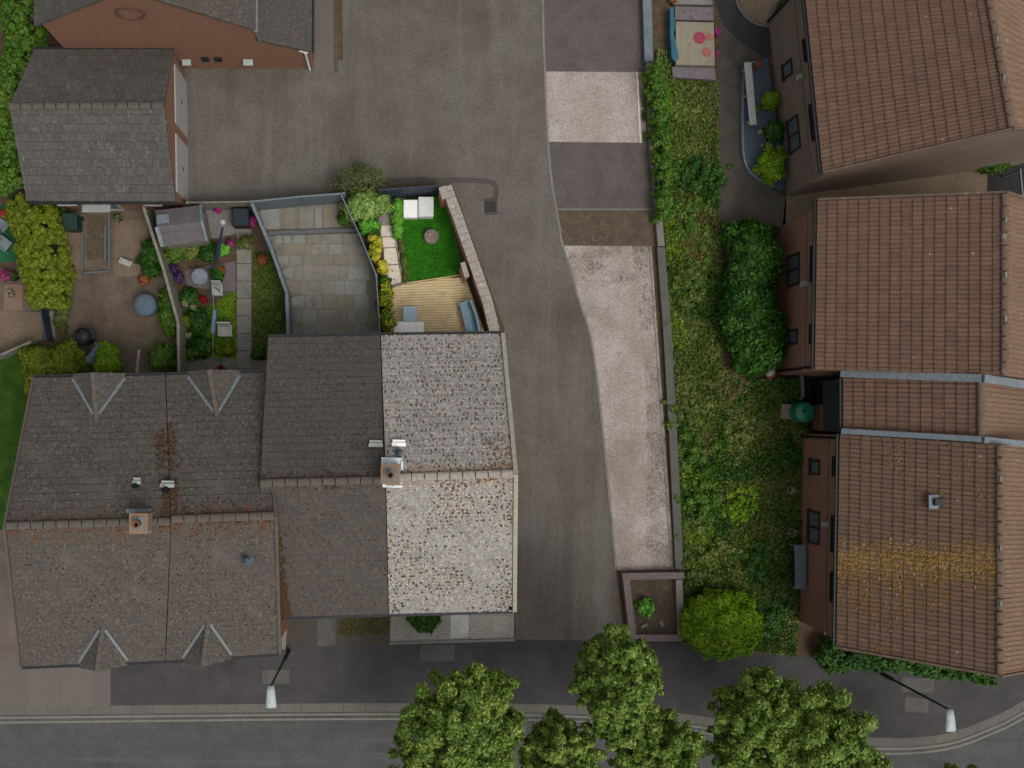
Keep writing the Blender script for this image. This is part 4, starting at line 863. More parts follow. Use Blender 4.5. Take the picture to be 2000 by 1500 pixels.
# north house: ridge runs away from the camera
nY = (NY - 134) / S
NH = empty('brick_house', (-9.9, nY + 4, 0), 'tall orange brick gable house behind the garages at the top left', 'house')
xl, xr, xm, ez_, ezr, rz_ = -13.75, -5.9, -9.75, 4.9, 4.3, 7.7
mb = MB(); Yb = nY + 9.5
mb.face([(xl, nY, 0), (xr, nY, 0), (xr, nY, ezr), (xm, nY, rz_), (xl, nY, ez_)]); mb.face([(xl, Yb, 0), (xl, nY, 0), (xl, nY, ez_), (xl, Yb, ez_)]); mb.face([(xr, nY, 0), (xr, Yb, 0), (xr, Yb, ezr), (xr, nY, ezr)]); mb.face([(xr, Yb, 0), (xl, Yb, 0), (xl, Yb, ez_), (xm, Yb, rz_), (xr, Yb, ezr)])
mb.build('wall', M['brickwall'], NH)
ov = .06
mb = MB(); slope(mb, (xl - .3, Yb, ez_ - .18), (xl - .3, nY - ov, ez_ - .18), (xm, Yb, rz_ + .12), (xm, nY - ov, rz_ + .12), .3, .022); r_ = mb.build('roof', M['roof_garage'], NH)
mb = MB(); slope(mb, (xr + .12, nY - ov, ezr - .08 + .06), (xr + .12, Yb, ezr - .08 + .06), (xm, nY - ov, rz_ + .12), (xm, Yb, rz_ + .12), .3, .022); r2 = mb.build('roof', M['roof_dull'], NH)
blobs('moss', (xr, nY - ov, ezr), (xr, Yb, ezr), (xm, nY - ov, rz_ + .1), (xm, Yb, rz_ + .1), jitgrid(30, 24, .8, 90, .5, (.5, 1.3)), M['mossgold'], r2, 90, 1.1, .05)
mb = MB(); ridgecaps(mb, (xm, nY - ov, rz_ + .16), (xm, Yb, rz_ + .16)); mb.build('ridge_tiles', M['ridge'], NH)
mb = MB(); mb.bar((xr + .12, nY - .1, ezr - .1), (xr + .12, Yb, ezr - .1), .16, .12); mb.bar((xr + .14, nY - .08, 3.25), (xr + .14, nY - .08, ezr - .05), .07, .07); mb.build('gutter', M['lead'], NH)
# lean-to
xo, zo, zi = -4.0, 2.05, 3.2
mb = MB(); mb.face([(xr, nY, 0), (xo, nY, 0), (xo, nY, zo), (xr, nY, zi)]); mb.face([(xo, nY, 0), (xo, Yb, 0), (xo, Yb, zo), (xo, nY, zo)]); mb.face([(xo, Yb, 0), (xr, Yb, 0), (xr, Yb, zi), (xo, Yb, zo)])
mb.build('lean_to_wall', M['brickwall'], NH)
mb = MB(); slope(mb, (xo + .15, nY - ov, zo + .02), (xo + .15, Yb, zo + .02), (xr + .01, nY - ov, zi + .14), (xr + .01, Yb, zi + .14), .3, .02); mb.build('lean_to_roof', M['roof_dull2'], NH)
mb = MB(); mb.bar((xo + .2, nY - .06, zo - .06), (xo + .2, Yb, zo - .06), .1, .09); mb.build('gutter', M['black'], NH)
mb = MB(); mb.bar((xo - .35, nY - .05, 2.15), (xo - .02, nY - .05, 1.95), .05, .12); mb.tube([(xo - .12, nY - .07, 2.0), (xo - .12, nY - .07, .05)], .045, 8); mb.build('downpipe', M['leadwhite'], NH)
for px, w_ in ((365, .36), (485, .4)):
    x = (px - NX) / S * (H - 1.0) / H; mb = MB(); mb.box((x, nY - .12, 1.05), (w_, .24, .08), 0, R(18)); mb.box((x, nY - .06, .85), (w_ * .4, .12, .3)); mb.build('flue_hood', M['offwhite'], NH)
for px in (400, 425):
    x = (px - NX) / S * (H - 1.3) / H; mb = MB(); mb.box((x, nY - .05, 1.2), (.28, .1, .3)); mb.build('meter_box', M['black'], NH)
mb = MB(); xv = (257 - NX) / S * (H - 5.6) / H; 
for k in range(28):
    a, b = k * math.tau / 28, (k + 1) * math.tau / 28; mb.bar((xv + .5 * math.cos(a), nY - .03, 5.75 + .5 * math.sin(a)), (xv + .5 * math.cos(b), nY - .03, 5.75 + .5 * math.sin(b)), .06, .1)
mb.build('brick_ring', surf('dark_brick', C(84, 62, 52), C(94, 70, 58), 3, .9, .3, 40), NH)  # ring in a darker brick tone
sheet('house_path', [(613, -400), (652, -400), (655, 138), (613, 138)], .018, M['pavepink'])
strip('path_edging', [L2(655, -400), L2(657, 140)], -.1, .08, .03, M['leafbed'], z0=0)
# ---- right-hand brown brick houses
RE, RR = 4.6, 7.6
def mirror(e, r): return (2 * r[0] - e[0], 2 * r[1] - e[1])
def rhouse(label, eT, eB, rT, rB, roofmat='pan', ez=RE, rz=RR, name='brown_brick_house', wallmat='brickbrown', group='brown brick houses on the right', ins=.38):
    """eave top/bottom and ridge top/bottom in pixels; left facade faces the verge"""
    A, B = hv(*eT, ez), hv(*eB, ez); r0, r1 = hv(*rT, rz), hv(*rB, rz)
    return house(name, label, 'house', ez, rz, A, B, mirror(A, r0), mirror(B, r1), r0, r1, wallmat, roofmat, 'panlight', 'ridgepan', gauge=.37, tw=.17, ins=ins, lift=.03, group=group, gutter='black')
def rows(h, items, band=True):
    a, b = h['a'], h['b']
    for (py, z, w_, hh, n) in items:
        # wall runs from top (a) to bottom (b)
        t = None
        for i in range(2001):
            p = lerp(a, b, i / 2000); 
            if NY - p.y * S * H / (H - z) >= py: t = i / 2000; break
        if t is None: t = 1
        window(h['root'], a, b, t, z, w_, hh, n)
    if band:
        d = (b - a).normalized(); n = Vector((d.y, -d.x)); mb = MB()
        p, q = a + n * .05, b + n * .05; mb.bar((p.x, p.y, 2.75), (q.x, q.y, 2.75), .05, .05)
        mb.build('service_pipe', M['concrete'], h['root'])
        m = lerp(a, b, .45) + n * .1; mb = MB(); mb.box((m.x, m.y, 2.72), (.2, .16, .3), math.atan2(d.y, d.x)); mb.build('hopper', M['offwhite'], h['root'])
# house() puts windows right of a->b; facade normal must be -x: a is the top, b the bottom -> right of direction (0,-1) is -x
hA = rhouse('brown brick house at the top right, turned slightly, with the slate terrace in front', (1568, -60), (1607, 335), (1922, -60), (1976, 250), wallmat='brickgable')
hB = rhouse('middle brown brick house on the right with dark bushes against its wall', (1597, 392), (1592, 722), (1963, 378), (1962, 733))
hC = rhouse('set back house between the middle and lower brown houses, behind charcoal cladding', (1647, 737), (1647, 845), (1916, 740), (1916, 857), rz=7.2, wallmat='brickbrown', ins=.72)
hD = rhouse('lowest brown brick house on the right with golden moss across its roof', (1641, 847), (1634, 1262), (1953, 868), (1953, 1318), 'panmoss')
rows(hA, [(135, 1.5, .62, .9, 1), (262, 1.5, 1.35, 1.05, 2), (90, 3.75, .8, .9, 1), (232, 3.75, 1.35, .95, 2)])
rows(hB, [(527, 1.5, 1.3, 1.05, 2), (658, 1.5, .62, .9, 1), (512, 3.75, 1.3, .95, 2), (650, 3.75, .7, .9, 1)])
rows(hD, [(912, 1.5, .62, .9, 1), (1030, 1.5, 1.35, 1.05, 2), (912, 3.75, .7, .9, 1), (1045, 3.75, 1.35, .95, 2), (1150, 3.75, 1.1, .95, 2)])
for h in (hA, hB, hD):   # back windows
    for t in (.25, .7): window(h['root'], h['c'], h['d'], t, 3.6, 1.2, 1.0, 2); window(h['root'], h['c'], h['d'], t, 1.4, 1.2, 1.1, 2)
# lower half of the set back house: brick with a dark opening
a, b = hC['a'], hC['b']; mb = MB(); d = (b - a).normalized(); n = Vector((d.y, -d.x))
m = lerp(a, b, .5) + n * .28; mb.box((m.x, m.y, 3.37), ((b - a).length + .05, .52, 2.1), math.atan2(d.y, d.x)); mb.build('cladding', M['cladding'], hC['root'])
m = lerp(a, b, .24) + n * .04; mb = MB(); mb.box((m.x, m.y, 1.15), ((b - a).length * .44, .08, 2.3), math.atan2(d.y, d.x)); mb.build('door', surf('opening_shade', C(16, 17, 18), C(20, 21, 22), 3, .5, .1, 40), hC['root'])  # this door is a black panel with the opening's shade painted in
G0 = empty('side_gate', P(1568, 756), 'pale grey gate rail in the nook beside the green water butt', 'gate')
mb = MB(); mb.bar(P(1566, 732, .5), P(1568, 780, .5), .1, .12); mb.build('rail', M['lead'], G0)
for py in (734, 778): mb = MB(); p = P(1568, py, .5); mb.box((p.x, p.y, .28), (.08, .08, .56)); mb.build('post', M['lead'], G0)
sheet('nook_ground', [(1500, 725), (1640, 725), (1640, 846), (1572, 846), (1572, 785), (1500, 780)], .014, surf('dark_earth', C(48, 38, 32), C(58, 46, 38), 2, .95, .6, 40))
# lead parapets between the houses
def parapet(p0, p1, z0, z1, wd, h, mat='lead'):
    mb = MB(); mb.bar(P(*p0, z0), P(*p1, z1), wd, .1); o = mb.build('parapet_flashing', M[mat], h['root']); return o
parapet((1642, 729), (1917, 739), RE + .12, RR - .25, .28, hC); parapet((1921, 739), (2120, 770), RR - .25, 6.0, .28, hC)
parapet((1644, 842), (1917, 858), RE + .15, RR - .2, .2, hD); parapet((1921, 859), (2120, 880), RR - .2, 6.0, .22, hD)
# side return wall strips, downpipes
for h, e in ((hA, 'a'), (hB, 'b'), (hD, 'a')):
    p = h[e]; d = (h['b'] - h['a']).normalized(); n = Vector((d.y, -d.x)); q = p + n * .06 + d * (.12 if e == 'a' else -.12)
    mb = MB(); mb.tube([(q.x, q.y, .05), (q.x, q.y, 4.2), (q.x + n.x * .25, q.y + n.y * .25, 4.45)], .05, 8); mb.build('downpipe', M['black'], h['root'])
# ridge mortar patches
for h in (hA, hB, hD):
    mb = MB(); rd = random.Random(4)
    for k in range(3):
        t = .12 + k * .28 + rd.random() * .12; p = lerp(h['r0'], h['r1'], t); mb = MB(); mb.box((p.x - .03, p.y, p.z + .112), (.08, rd.uniform(.15, .3), .03), 0); mb.build('ridge_mortar', M['concrete'], h['root'])
# gable verge of the top house, vents and moss on the lowest
for h, ends in ((hA, (1,)), (hB, (0,)), (hD, (1,))):
    for e in ends: verge(h, e, 'ridgepan', .08, 'verge_tiles')
pv = on_roof(hD, 1826, 980); mb = MB(); mb.box((pv.x, pv.y, pv.z + .05), (.52, .5, .08), 0); vt = mb.build('roof_vent', M['lead'], hD['root'])
mb = MB(); mb.box((pv.x + .06, pv.y, pv.z + .16), (.34, .24, .16), 0); mb.build('cowl', M['black'], vt)
h = hD
band = lambda u, v: max(0, 1 - abs(u - (.60 - .09 * v)) * 7.5) + .35 * max(0, 1 - abs(u - .72) * 5) * (v < .45)
blobs('moss', h['eA'], h['eB'], h['r0'], h['r1'], jitgrid(80, 70, .45, 101, .5, (.5, 1.5), lambda u, v: band(u, v) * (2.2 * vn(u, v, 9, 4)) + .12 * max(0, vn(u, v, 9, 6) - .62) * 8), M['mossgold'], h['roof'], 101, 1.0, .055)
blobs('lichen', h['eA'], h['eB'], h['r0'], h['r1'], jitgrid(70, 60, .5, 102, .5, (.5, 1.4), lambda u, v: band(u, v) * (1.6 * vn(u, v, 11, 14))), surf('peach_lichen', C(150, 122, 94), C(132, 106, 80), 9, .95, .8, 40), h['roof'], 102, 1.0, .05)
h = hC; blobs('moss', h['eA'], h['eB'], h['r0'], h['r1'], jitgrid(24, 60, .8, 103, .5, (.5, 1.4), lambda u, v: max(0, 1 - (1 - u) * 7)), M['mossgold'], h['roof'], 103, 1.0, .05)
# water butt etc.
x, y = L2(1570, 805, .9); WB = empty('water_butt', (x, y, 0), 'green plastic water butt in the nook between the lower two brown houses', 'water butt')
x, y = 16.5, .36
mb = MB(); mb.lathe((x, y), [(.30, .0), (.36, .25), (.40, .6), (.38, .95), (.41, 1.0), (.41, 1.06), (.36, 1.1), (.1, 1.14), (.001, 1.14)], 28); mb.build('barrel', M['greenplastic'], WB, True)
mb = MB()
for zz in (.3, .6, .9): mb.lathe((x, y), [(.39, zz), (.425, zz + .02), (.39, zz + .04)], 28)
mb.build('hoop', M['greenplastic'], WB, True)
mb = MB(); mb.cyl((x - .1, y + .05), .07, 1.12, 1.17, 12); mb.build('filler_cap', M['darkgreen'], WB)
mb = MB(); xx, yy = L2(1536, 804, .3); mb.box((xx, yy, .16), (.42, .62, .32), R(-2)); tag(mb.build('concrete_block', surf('buff_block', C(120, 110, 94), C(110, 100, 84), 5, .9, .4, 40), bevel=.01), 'buff concrete block standing in front of the green water butt', 'block')
xx, yy = L2(1505, 729, .25); BL = empty('garden_ball', (xx, yy, 0), 'red and white ball lying at the lower corner of the middle brown house', 'ball')
def ball(x, y, z, r, mat, name, parent, h0=-90, h1=90):
    mb = MB(); pr = [(r * math.cos(R(t)), z + r * math.sin(R(t))) for t in np.linspace(h0, h1, 10)]; mb.lathe((x, y), pr, 20); return mb.build(name, mat, parent, True)
ball(xx, yy, .24, .23, surf('dull_red', C(128, 64, 58), C(116, 56, 50), 4, .5, .1, 40), 'red_half', BL); ball(xx - .03, yy + .03, .26, .225, M['offwhite'], 'white_half', BL, 10, 90)
# things along the lower house wall
pot(1546, 958, .16, .3, 'white dish shaped pot beside the lower brown house, near its upper small window', 'offwhite', 'fl_cream', n=24)
pot(1547, 1040, .17, .35, 'white pot beside the lower brown house, just above the long pale canopy', 'offwhite', 'fl_cream', n=24)
CN = empty('lean_to_canopy', P(1560, 1105), 'long narrow pale grey canopy against the lower brown house wall', 'canopy')
mb = MB(); mb.bar(P(1562, 1064, 1.0), P(1564, 1150, 1.0), .45, .06); mb.build('roof_sheet', M['bluegrey'], CN)
for py in (1066, 1148): mb = MB(); p = P(1553, py, 1.0); mb.box((p.x, p.y, .49), (.06, .06, .97)); mb.build('post', M['bluegrey'], CN)
# hedge under the lowest house gable
HD = empty('roadside_hedge', P(1750, 1290), 'dark trailing hedge along the pavement below the gable of the lowest brown house', 'hedge')
hedge_leaves('foliage', [L2(*p, .6) for p in [(1600, 1268), (1680, 1285), (1760, 1290), (1840, 1302), (1950, 1316)]], 0, .42, .9, 9000, .085, M['lf_dark'], 33, HD)
bush('ivy_clump', 1640, 1292, (.9, .4), .5, 1800, .08, M['lf_dark'], 'dark ivy spilling onto the pavement below the lowest brown house', seed=35, stems=False)
bush('gap_bush', 1945, 322, (.7, .35), .8, 1500, .07, M['lf_mid'], 'green shrub in the sandy gap beside the rear of the upper brown house', seed=36)
YT = empty('yard_trellis', P(1985, 350), 'pale trellis post and dark fence in the yard between the upper and middle brown houses', 'fence')
mb = MB(); mb.bar(P(1992, 330, 1.2), P(1998, 395, 1.2), .06, .08); p = P(1992, 332, 1.2); mb.box((p.x, p.y, .6), (.06, .06, 1.2)); p = P(1998, 393, 1.2); mb.box((p.x, p.y, .6), (.06, .06, 1.2)); mb.build('rail', M['lead'], YT)

# ================================================================== FENCES AND GARDENS ON THE LEFT
def fence(label, pts, h, mat, t=.04, vertical=True, cap=.08, posts=1.8, cat='fence', name='garden_fence', postw=.09, rails=True):
    """pts: pixel positions of the TOP edge"""
    w_ = [L2(*p, h) for p in pts]; root = empty(name, (w_[0][0], w_[0][1], 0), label, cat)
    mb = MB()
    for p, q in zip(w_[:-1], w_[1:]):
        a = Vector(p); b = Vector(q); L = (b - a).length; n = max(1, round(L / .15)); d = (b - a).normalized(); s = Vector((-d.y, d.x))
        for i in range(n):
            m = lerp(a, b, (i + .5) / n) + s * (.006 if i % 2 else -.006); mb.box((m.x, m.y, h / 2), (L / n - .006, t * .6, h - .02 - (i % 3) * .004), math.atan2(d.y, d.x))
    mb.build('panel', M[mat], root)
    if cap:
        mb = MB()
        for p, q in zip(w_[:-1], w_[1:]): mb.bar((*p, h + .02), (*q, h + .02), cap, .04)
        mb.build('capping_rail', M[mat], root)
    for p, q in zip(w_[:-1], w_[1:]):
        a = Vector(p); b = Vector(q); L = (b - a).length; n = max(1, round(L / posts))
        for i in range(n + (q == w_[-1])):
            m = lerp(a, b, i / n); mb = MB(); mb.box((m.x, m.y, (h + .07) / 2), (postw, postw, h + .07), math.atan2((b - a).y, (b - a).x)); mb.build('post', M[mat], root)
    return root
def patio(name, px0, py0, px1, py1, z, mats, seed, gx=.6, gy=.6, skew=0, poly=None):
    """flagstones laid in rows, individual slabs of varied width in one sheet; clipped to poly"""
    rd = random.Random(seed); x0, y1 = L2(px0, py0); x1, y0 = L2(px1, py1); sets = {m: MB() for m in mats}
    pl = [L2(*p) for p in poly] if poly else None; y = y1
    while y > y0:
        hh = rd.choice([gy, gy * .75, gy]); x = x0 + rd.uniform(-.3, 0)
        while x < x1:
            ww = rd.choice([gx, gx * 1.5, gx, gx * .6]); q = [(x + .01, y - hh + .01), (x + ww - .01, y - hh + .01), (x + ww - .01, y - .01), (x + .01, y - .01)]
            if pl:
                if not inside(np.array([x + ww / 2]), np.array([y - hh / 2]), pl)[0]: x += ww; continue
                # pull corners in to the boundary
                cx, cy = x + ww / 2, y - hh / 2; qq = []
                for p in q:
                    for k in range(12):
                        tt = 1 - k / 12; pp = (cx + (p[0] - cx) * tt, cy + (p[1] - cy) * tt)
                        if inside(np.array([pp[0]]), np.array([pp[1]]), pl)[0]: break
                    qq.append(pp)
                q = qq
            m = rd.choice(mats); sets[m].prism(q, z - .02, z + rd.uniform(0, .006), bottom=False); x += ww
        y -= hh
    for m in sorted(set(mats)): o = sets[m].build(name, M[m]); o['kind'] = 'structure'
# ground sheets
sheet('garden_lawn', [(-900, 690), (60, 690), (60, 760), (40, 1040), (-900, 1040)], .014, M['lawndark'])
sheet('gravel_patch', [(-300, 600), (85, 610), (84, 662), (0, 694), (-300, 700)], .018, M['tan'])
sheet('garden_ground', [(-300, 545), (60, 545), (62, 612), (-300, 610)], .014, M['dirt'])
sheet('garden_lawn', [(-300, 400), (30, 400), (30, 512), (-300, 512)], .014, surf('green_mat', C(22, 74, 44), C(30, 86, 52), 2, .9, .4, 50))
sheet('side_yard', [(-900, 1035), (60, 1035), (60, 1290), (-900, 1290)], .016, surf('side_yard_tarmac', C(88, 78, 72), C(100, 90, 82), 1.0, .9, .4, 70))
sheet('patio', [(108, 412), (285, 410), (345, 600), (352, 735), (150, 735), (118, 560)], .018, M['dirt'])
sheet('gravel_patch', [(118, 430), (162, 430), (160, 545), (120, 545)], .022, M['tan'])
sheet('gravel_patch', [(225, 430), (284, 430), (292, 480), (286, 540), (222, 540)], .022, M['tan'])
sheet('sunken_bed', [(170, 420), (206, 420), (206, 505), (170, 508)], .024, M['leafbed'])
FR = empty('timber_bed_frame', P(188, 470), 'rectangular timber edging set in the gravel patio behind the garage block', 'bed frame')
for a, b in (((161, 418), (161, 540)), ((214, 418), (214, 528)), ((206, 440), (206, 508)), ((161, 534), (214, 530))):
    mb = MB(); mb.bar(P(*a, .07), P(*b, .07), .09, .12); mb.build('edging_board', M['timber'], FR)
sheet('paving', [(86, 608), (106, 608), (108, 662), (88, 664)], .022, M['concrete'])
# hedges
HG = empty('golden_hedge', P(70, 500), 'big golden green hedge between the far left garden and the gravel patio', 'hedge')
pts = [L2(*p, 2.0) for p in [(34, 385), (60, 440), (70, 500), (78, 560), (80, 596)]]
hedge_leaves('foliage', pts, 0, [.95, .95, .98, .75, .6], 2.0, 26000, .075, M['lf_hedge'], 41, HG)
HG2 = empty('golden_hedge', P(20, 200), 'golden green hedge along the left edge of the picture beside the garage block', 'hedge')
hedge_leaves('foliage', [L2(*p, 2.0) for p in [(36, -60), (34, 30), (24, 100), (8, 200), (10, 300), (24, 370)]], 0, [.95, .85, .55, .5, .5, .7], 2.0, 18000, .08, M['lf_mid'], 43, HG2)
bush('golden_shrub', 78, 704, (.72, .62), 1.5, 4500, .07, M['lf_hedge'], 'golden shrub at the top left corner of the far left roof', seed=44, ncl=30)
bush('golden_shrub', 132, 702, (.85, .6), 1.4, 4500, .07, M['lf_hedge'], 'golden shrub below the black barbecue', seed=45, ncl=30)
bush('golden_shrub', 62, 745, (.32, .6), 1.0, 1500, .07, M['lf_hedge'], 'narrow golden shrub down the left side of the far left roof', seed=46, ncl=16)
bush('green_shrub', 207, 702, (.55, .7), 1.3, 3600, .065, M['lf_round'], 'rounded green shrub under the folded blue grey parasol', seed=47, ncl=26)
bush('green_shrub', 318, 700, (.65, .55), .9, 3000, .07, M['lf_mid'], 'loose green shrub between the two posts and the long pale fence', seed=48, ncl=22)
bush('border_plants', 292, 505, (.35, .9), .7, 2600, .065, M['lf_dark'], 'dark plants along the left side of the pale fence, at its upper end', seed=49, ncl=22)
bush('border_plants', 330, 610, (.4, 1.1), .7, 3000, .065, M['lf_mid'], 'green plants along the left side of the pale fence, at its bend', seed=50, ncl=24)
bush('rust_shrub', 283, 545, .22, .5, 400, .06, M['fl_orange'], 'small rusty orange shrub left of the pale fence', seed=52, ncl=10)
bush('border_plants', 120, 600, (.3, 1.0), .3, 1500, .06, M['lf_haze'], 'thin olive plants in the strip right of the big golden hedge', seed=53, ncl=18, stems=False)
fence('long pale timber fence between the gravel patio and the flower garden', [(281, 406), (300, 465), (321, 530), (348, 630), (350, 728)], 1.6, 'palefence', cap=.12)
fence('low grey fence at the lower edge of the far left gravel', [(-60, 716), (0, 694), (60, 668)], .9, 'concrete', cap=.1)
fence('short dark fence between the gravel and the pale slab at the left', [(80, 606), (90, 662)], .9, 'darkfence', cap=.05)
fence('slate grey timber fence between the flower garden and the flagstone patio', [(492, 397), (528, 480), (560, 572), (563, 655)], 1.6, 'bluegrey', cap=.13)
fence('slate grey timber fence along the tarmac behind the flagstone patio', [(492, 394), (590, 384), (672, 378)], 1.7, 'bluegrey', cap=.07)
fence('pale timber fence behind the shed, along the tarmac', [(366, 396), (490, 394)], 1.4, 'palefence', cap=.05)
fence('thin blue grey fence between the flagstone patio and the pale end house garden', [(668, 384), (702, 458), (735, 537), (742, 652)], 1.5, 'bluegrey', cap=.05)
# gravel patio objects
x, y = L2(282, 595, .75); TB = empty('covered_table', (x, y, 0), 'round table under a blue grey cover on the gravel patio', 'table')
mb = MB(); mb.lathe((x, y), [(.46, .25), (.47, .68), (.45, .74), (.2, .76), (.001, .77)], 28); mb.build('cover', M['cover'], TB, True)
for k in range(3): mb = MB(); a = k * 2.09; mb.tube([(x + .1 * math.cos(a), y + .1 * math.sin(a), .6), (x + .3 * math.cos(a), y + .3 * math.sin(a), 0)], .02, 6); mb.build('leg', M['black'], TB)
x, y = L2(138, 434, .8); BN = empty('wheelie_bin', (x, y, 0), 'dark green bin against the garage wall beside the golden hedge', 'bin')
mb = MB(); mb.prism([(x - .27, y - .3), (x + .27, y - .3), (x + .27, y + .3), (x - .27, y + .3)], .05, .9); mb.build('body', M['darkgreen'], BN, bevel=.02)
mb = MB(); mb.box((x, y, .94), (.62, .68, .08), 0, R(4)); mb.build('lid', M['darkgreen'], BN, bevel=.02)
for s in (-1, 1): mb = MB(); mb.tube([(x + s * .3, y + .28, .1), (x + s * .24, y + .28, .1)], .1, 12); mb.build('wheel', M['black'], BN)
pot(126, 413, .16, .35, 'green potted plant beside the dark green bin', 'darkgreen', 'lf_dark')
bush('red_flower_clump', 90, 402, .2, .9, 220, .05, M['fl_red'], 'red flowers at the corner of the garage roof by the golden hedge', seed=54, ncl=8)
x, y = L2(245, 512, .2); mb = MB()
for k in range(6): mb.box((x - .22 + k * .085, y + .09 - k * .035, .12 + .02 * (k % 2)), (.1, .26, .2 + .02 * (k % 3)), -.4)
tag(mb.build('rolled_sheet', M['offwhite'], bevel=.03), 'white rolled up sheet lying on the gravel patio', 'sheet')
x, y = L2(160, 657, .9); BQ = empty('covered_barbecue', (x, y, 0), 'black covered barbecue at the lower left of the gravel patio', 'barbecue')
mb = MB(); mb.lathe((x, y), [(.30, .1), (.36, .6), (.38, .85), (.30, 1.0), (.1, 1.06), (.001, 1.07)], 16); mb.build('cover', M['black'], BQ, True)
mb = MB(); mb.box((x + .38, y + .08, .82), (.38, .42, .05), .2); mb.build('side_shelf', M['black'], BQ)
for s in (-1, 1): mb = MB(); mb.tube([(x + s * .28, y, .0), (x + s * .22, y, .3)], .03, 6); mb.build('leg', M['black'], BQ)
pot(230, 425, .16, .3, 'dark round pot by the white garage back door', 'darkgreen', 'lf_haze', n=40)
PS = empty('folded_parasol', P(188, 700), 'folded blue grey parasol leaning over the rounded green shrub', 'parasol')
a = P(191, 672, 2.1); b = P(174, 706, 1.5); mb = MB(); mb.tube([a, lerp(a, b, .4), lerp(a, b, .9), b], [.03, .09, .19, .15], 10); mb.build('canopy', M['cover'], PS)
q = P(188, 732, .0); mb = MB(); mb.tube([(a.x, a.y, a.z), (a.x, a.y - .1, 1.2), (a.x, a.y - .15, 0)], .025, 8); mb.build('pole', M['concrete'], PS)
for i, (a, b, lb) in enumerate([((272, 684), (267, 732), 'pale wooden post rail sticking out above the far left roof, nearer the rounded shrub')]):
    TP = empty('clothes_prop', P(*a), lb, 'post'); mb = MB(); mb.bar(P(*a, 1.5), P(*b, 1.5), .12, .1); mb.build('rail', M['palefence'], TP)
    for e in (a, b): mb = MB(); p = P(*e, 1.45); mb.box((p.x, p.y, .72), (.07, .07, 1.44)); mb.build('post', M['palefence'], TP)
# far left garden bits
def chair(px, py, rz, mat, label, group=None, name='garden_chair', w=.5):
    x, y = L2(px, py, .45); r = empty(name, (x, y, 0), label, 'chair', group); ca, sa = math.cos(rz), math.sin(rz)
    def q(u, v): return (x + u * ca - v * sa, y + u * sa + v * ca)
    mb = MB(); mb.box((x, y, .43), (w, .48, .05), rz); mb.build('seat', M[mat], r, bevel=.015)
    mb = MB(); p = q(0, .25); mb.box((p[0], p[1], .68), (w, .05, .5), rz, R(-14)); mb.build('backrest', M[mat], r, bevel=.015)
    for u in (-w / 2 + .03, w / 2 - .03):
        for v in (-.2, .2): mb = MB(); p = q(u, v); mb.box((p[0], p[1], .2), (.05, .05, .41), rz); mb.build('leg', M[mat], r)
        mb = MB(); p = q(u, 0); mb.box((p[0], p[1], .62), (.05, .44, .04), rz); mb.build('armrest', M[mat], r)
    return r
chair(8, 476, .9, 'lead', 'pale blue garden chair on the green mat at the left edge, lower of the two', 'pale chairs at the left edge')
chair(3, 440, 2.6, 'lead', 'pale blue garden chair on the green mat at the left edge, upper of the two', 'pale chairs at the left edge')
x, y = L2(2, 428, .5); mb = MB(); mb.box((x, y + .25, .35), (.4, .3, .3), .3); tag(mb.build('red_cushion', M['red'], bevel=.05), 'red cushion box between the chairs and the golden hedge at the left edge', 'cushion')
pot(12, 538, .2, .4, 'pot of pink flowers at the left edge beside a black pot', 'terra', 'fl_pink')
pot(25, 540, .18, .4, 'black pot beside the pink flowers at the left edge', 'black', 'lf_dark', n=40)
pot(20, 574, .14, .3, 'small white pot on the far left patio', 'offwhite', 'fl_cream', n=30)
sheet('paving', [(8, 556), (44, 556), (44, 606), (8, 606)], .022, surf('pink_flags', C(124, 100, 84), C(112, 92, 78), 3, .9, .4, 40))

# ---- flower garden
sheet('flower_garden_soil', [(284, 406), (492, 400), (556, 572), (560, 735), (350, 735), (344, 628)], .012, M['soil'])
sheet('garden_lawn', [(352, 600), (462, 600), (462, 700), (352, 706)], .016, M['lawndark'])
sheet('garden_lawn', [(432, 570), (462, 570), (462, 672), (432, 672)], .020, M['verge'])
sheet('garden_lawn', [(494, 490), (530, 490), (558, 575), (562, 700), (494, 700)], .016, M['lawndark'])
t = ground_cover('lawn_grass', [(494, 490), (530, 490), (558, 575), (562, 700), (494, 700)], .016, 5000, .045, M['lf_weed'], 61, .06); tag(t, 'uneven dark lawn between the paved path and the slate grey fence', 'grass', kind='stuff')
t = ground_cover('lawn_grass', [(405, 600), (462, 570), (462, 700), (405, 700)], .02, 4000, .04, M['lf_round'], 62, .04); tag(t, 'small bright lawn around the white chairs in the flower garden', 'grass', kind='stuff')
for k in range(8):
    y0 = 448 + k * 34; sheet('path_slab', [(463, y0), (491, y0), (491, y0 + 32.5), (463, y0 + 32.5)], .034, M['slab'] if k % 3 else M['concrete'], thick=.02)
sheet('paved_terrace', [(365, 690), (525, 705), (525, 740), (365, 740)], .022, M['concrete'])
sheet('paved_terrace', [(402, 400), (490, 400), (492, 450), (402, 470)], .022, M['concrete'])
sheet('paved_terrace', [(362, 528), (460, 510), (460, 570), (366, 560)], .022, surf('lilac_flags', C(92, 84, 86), C(102, 94, 94), 3, .9, .4, 40))
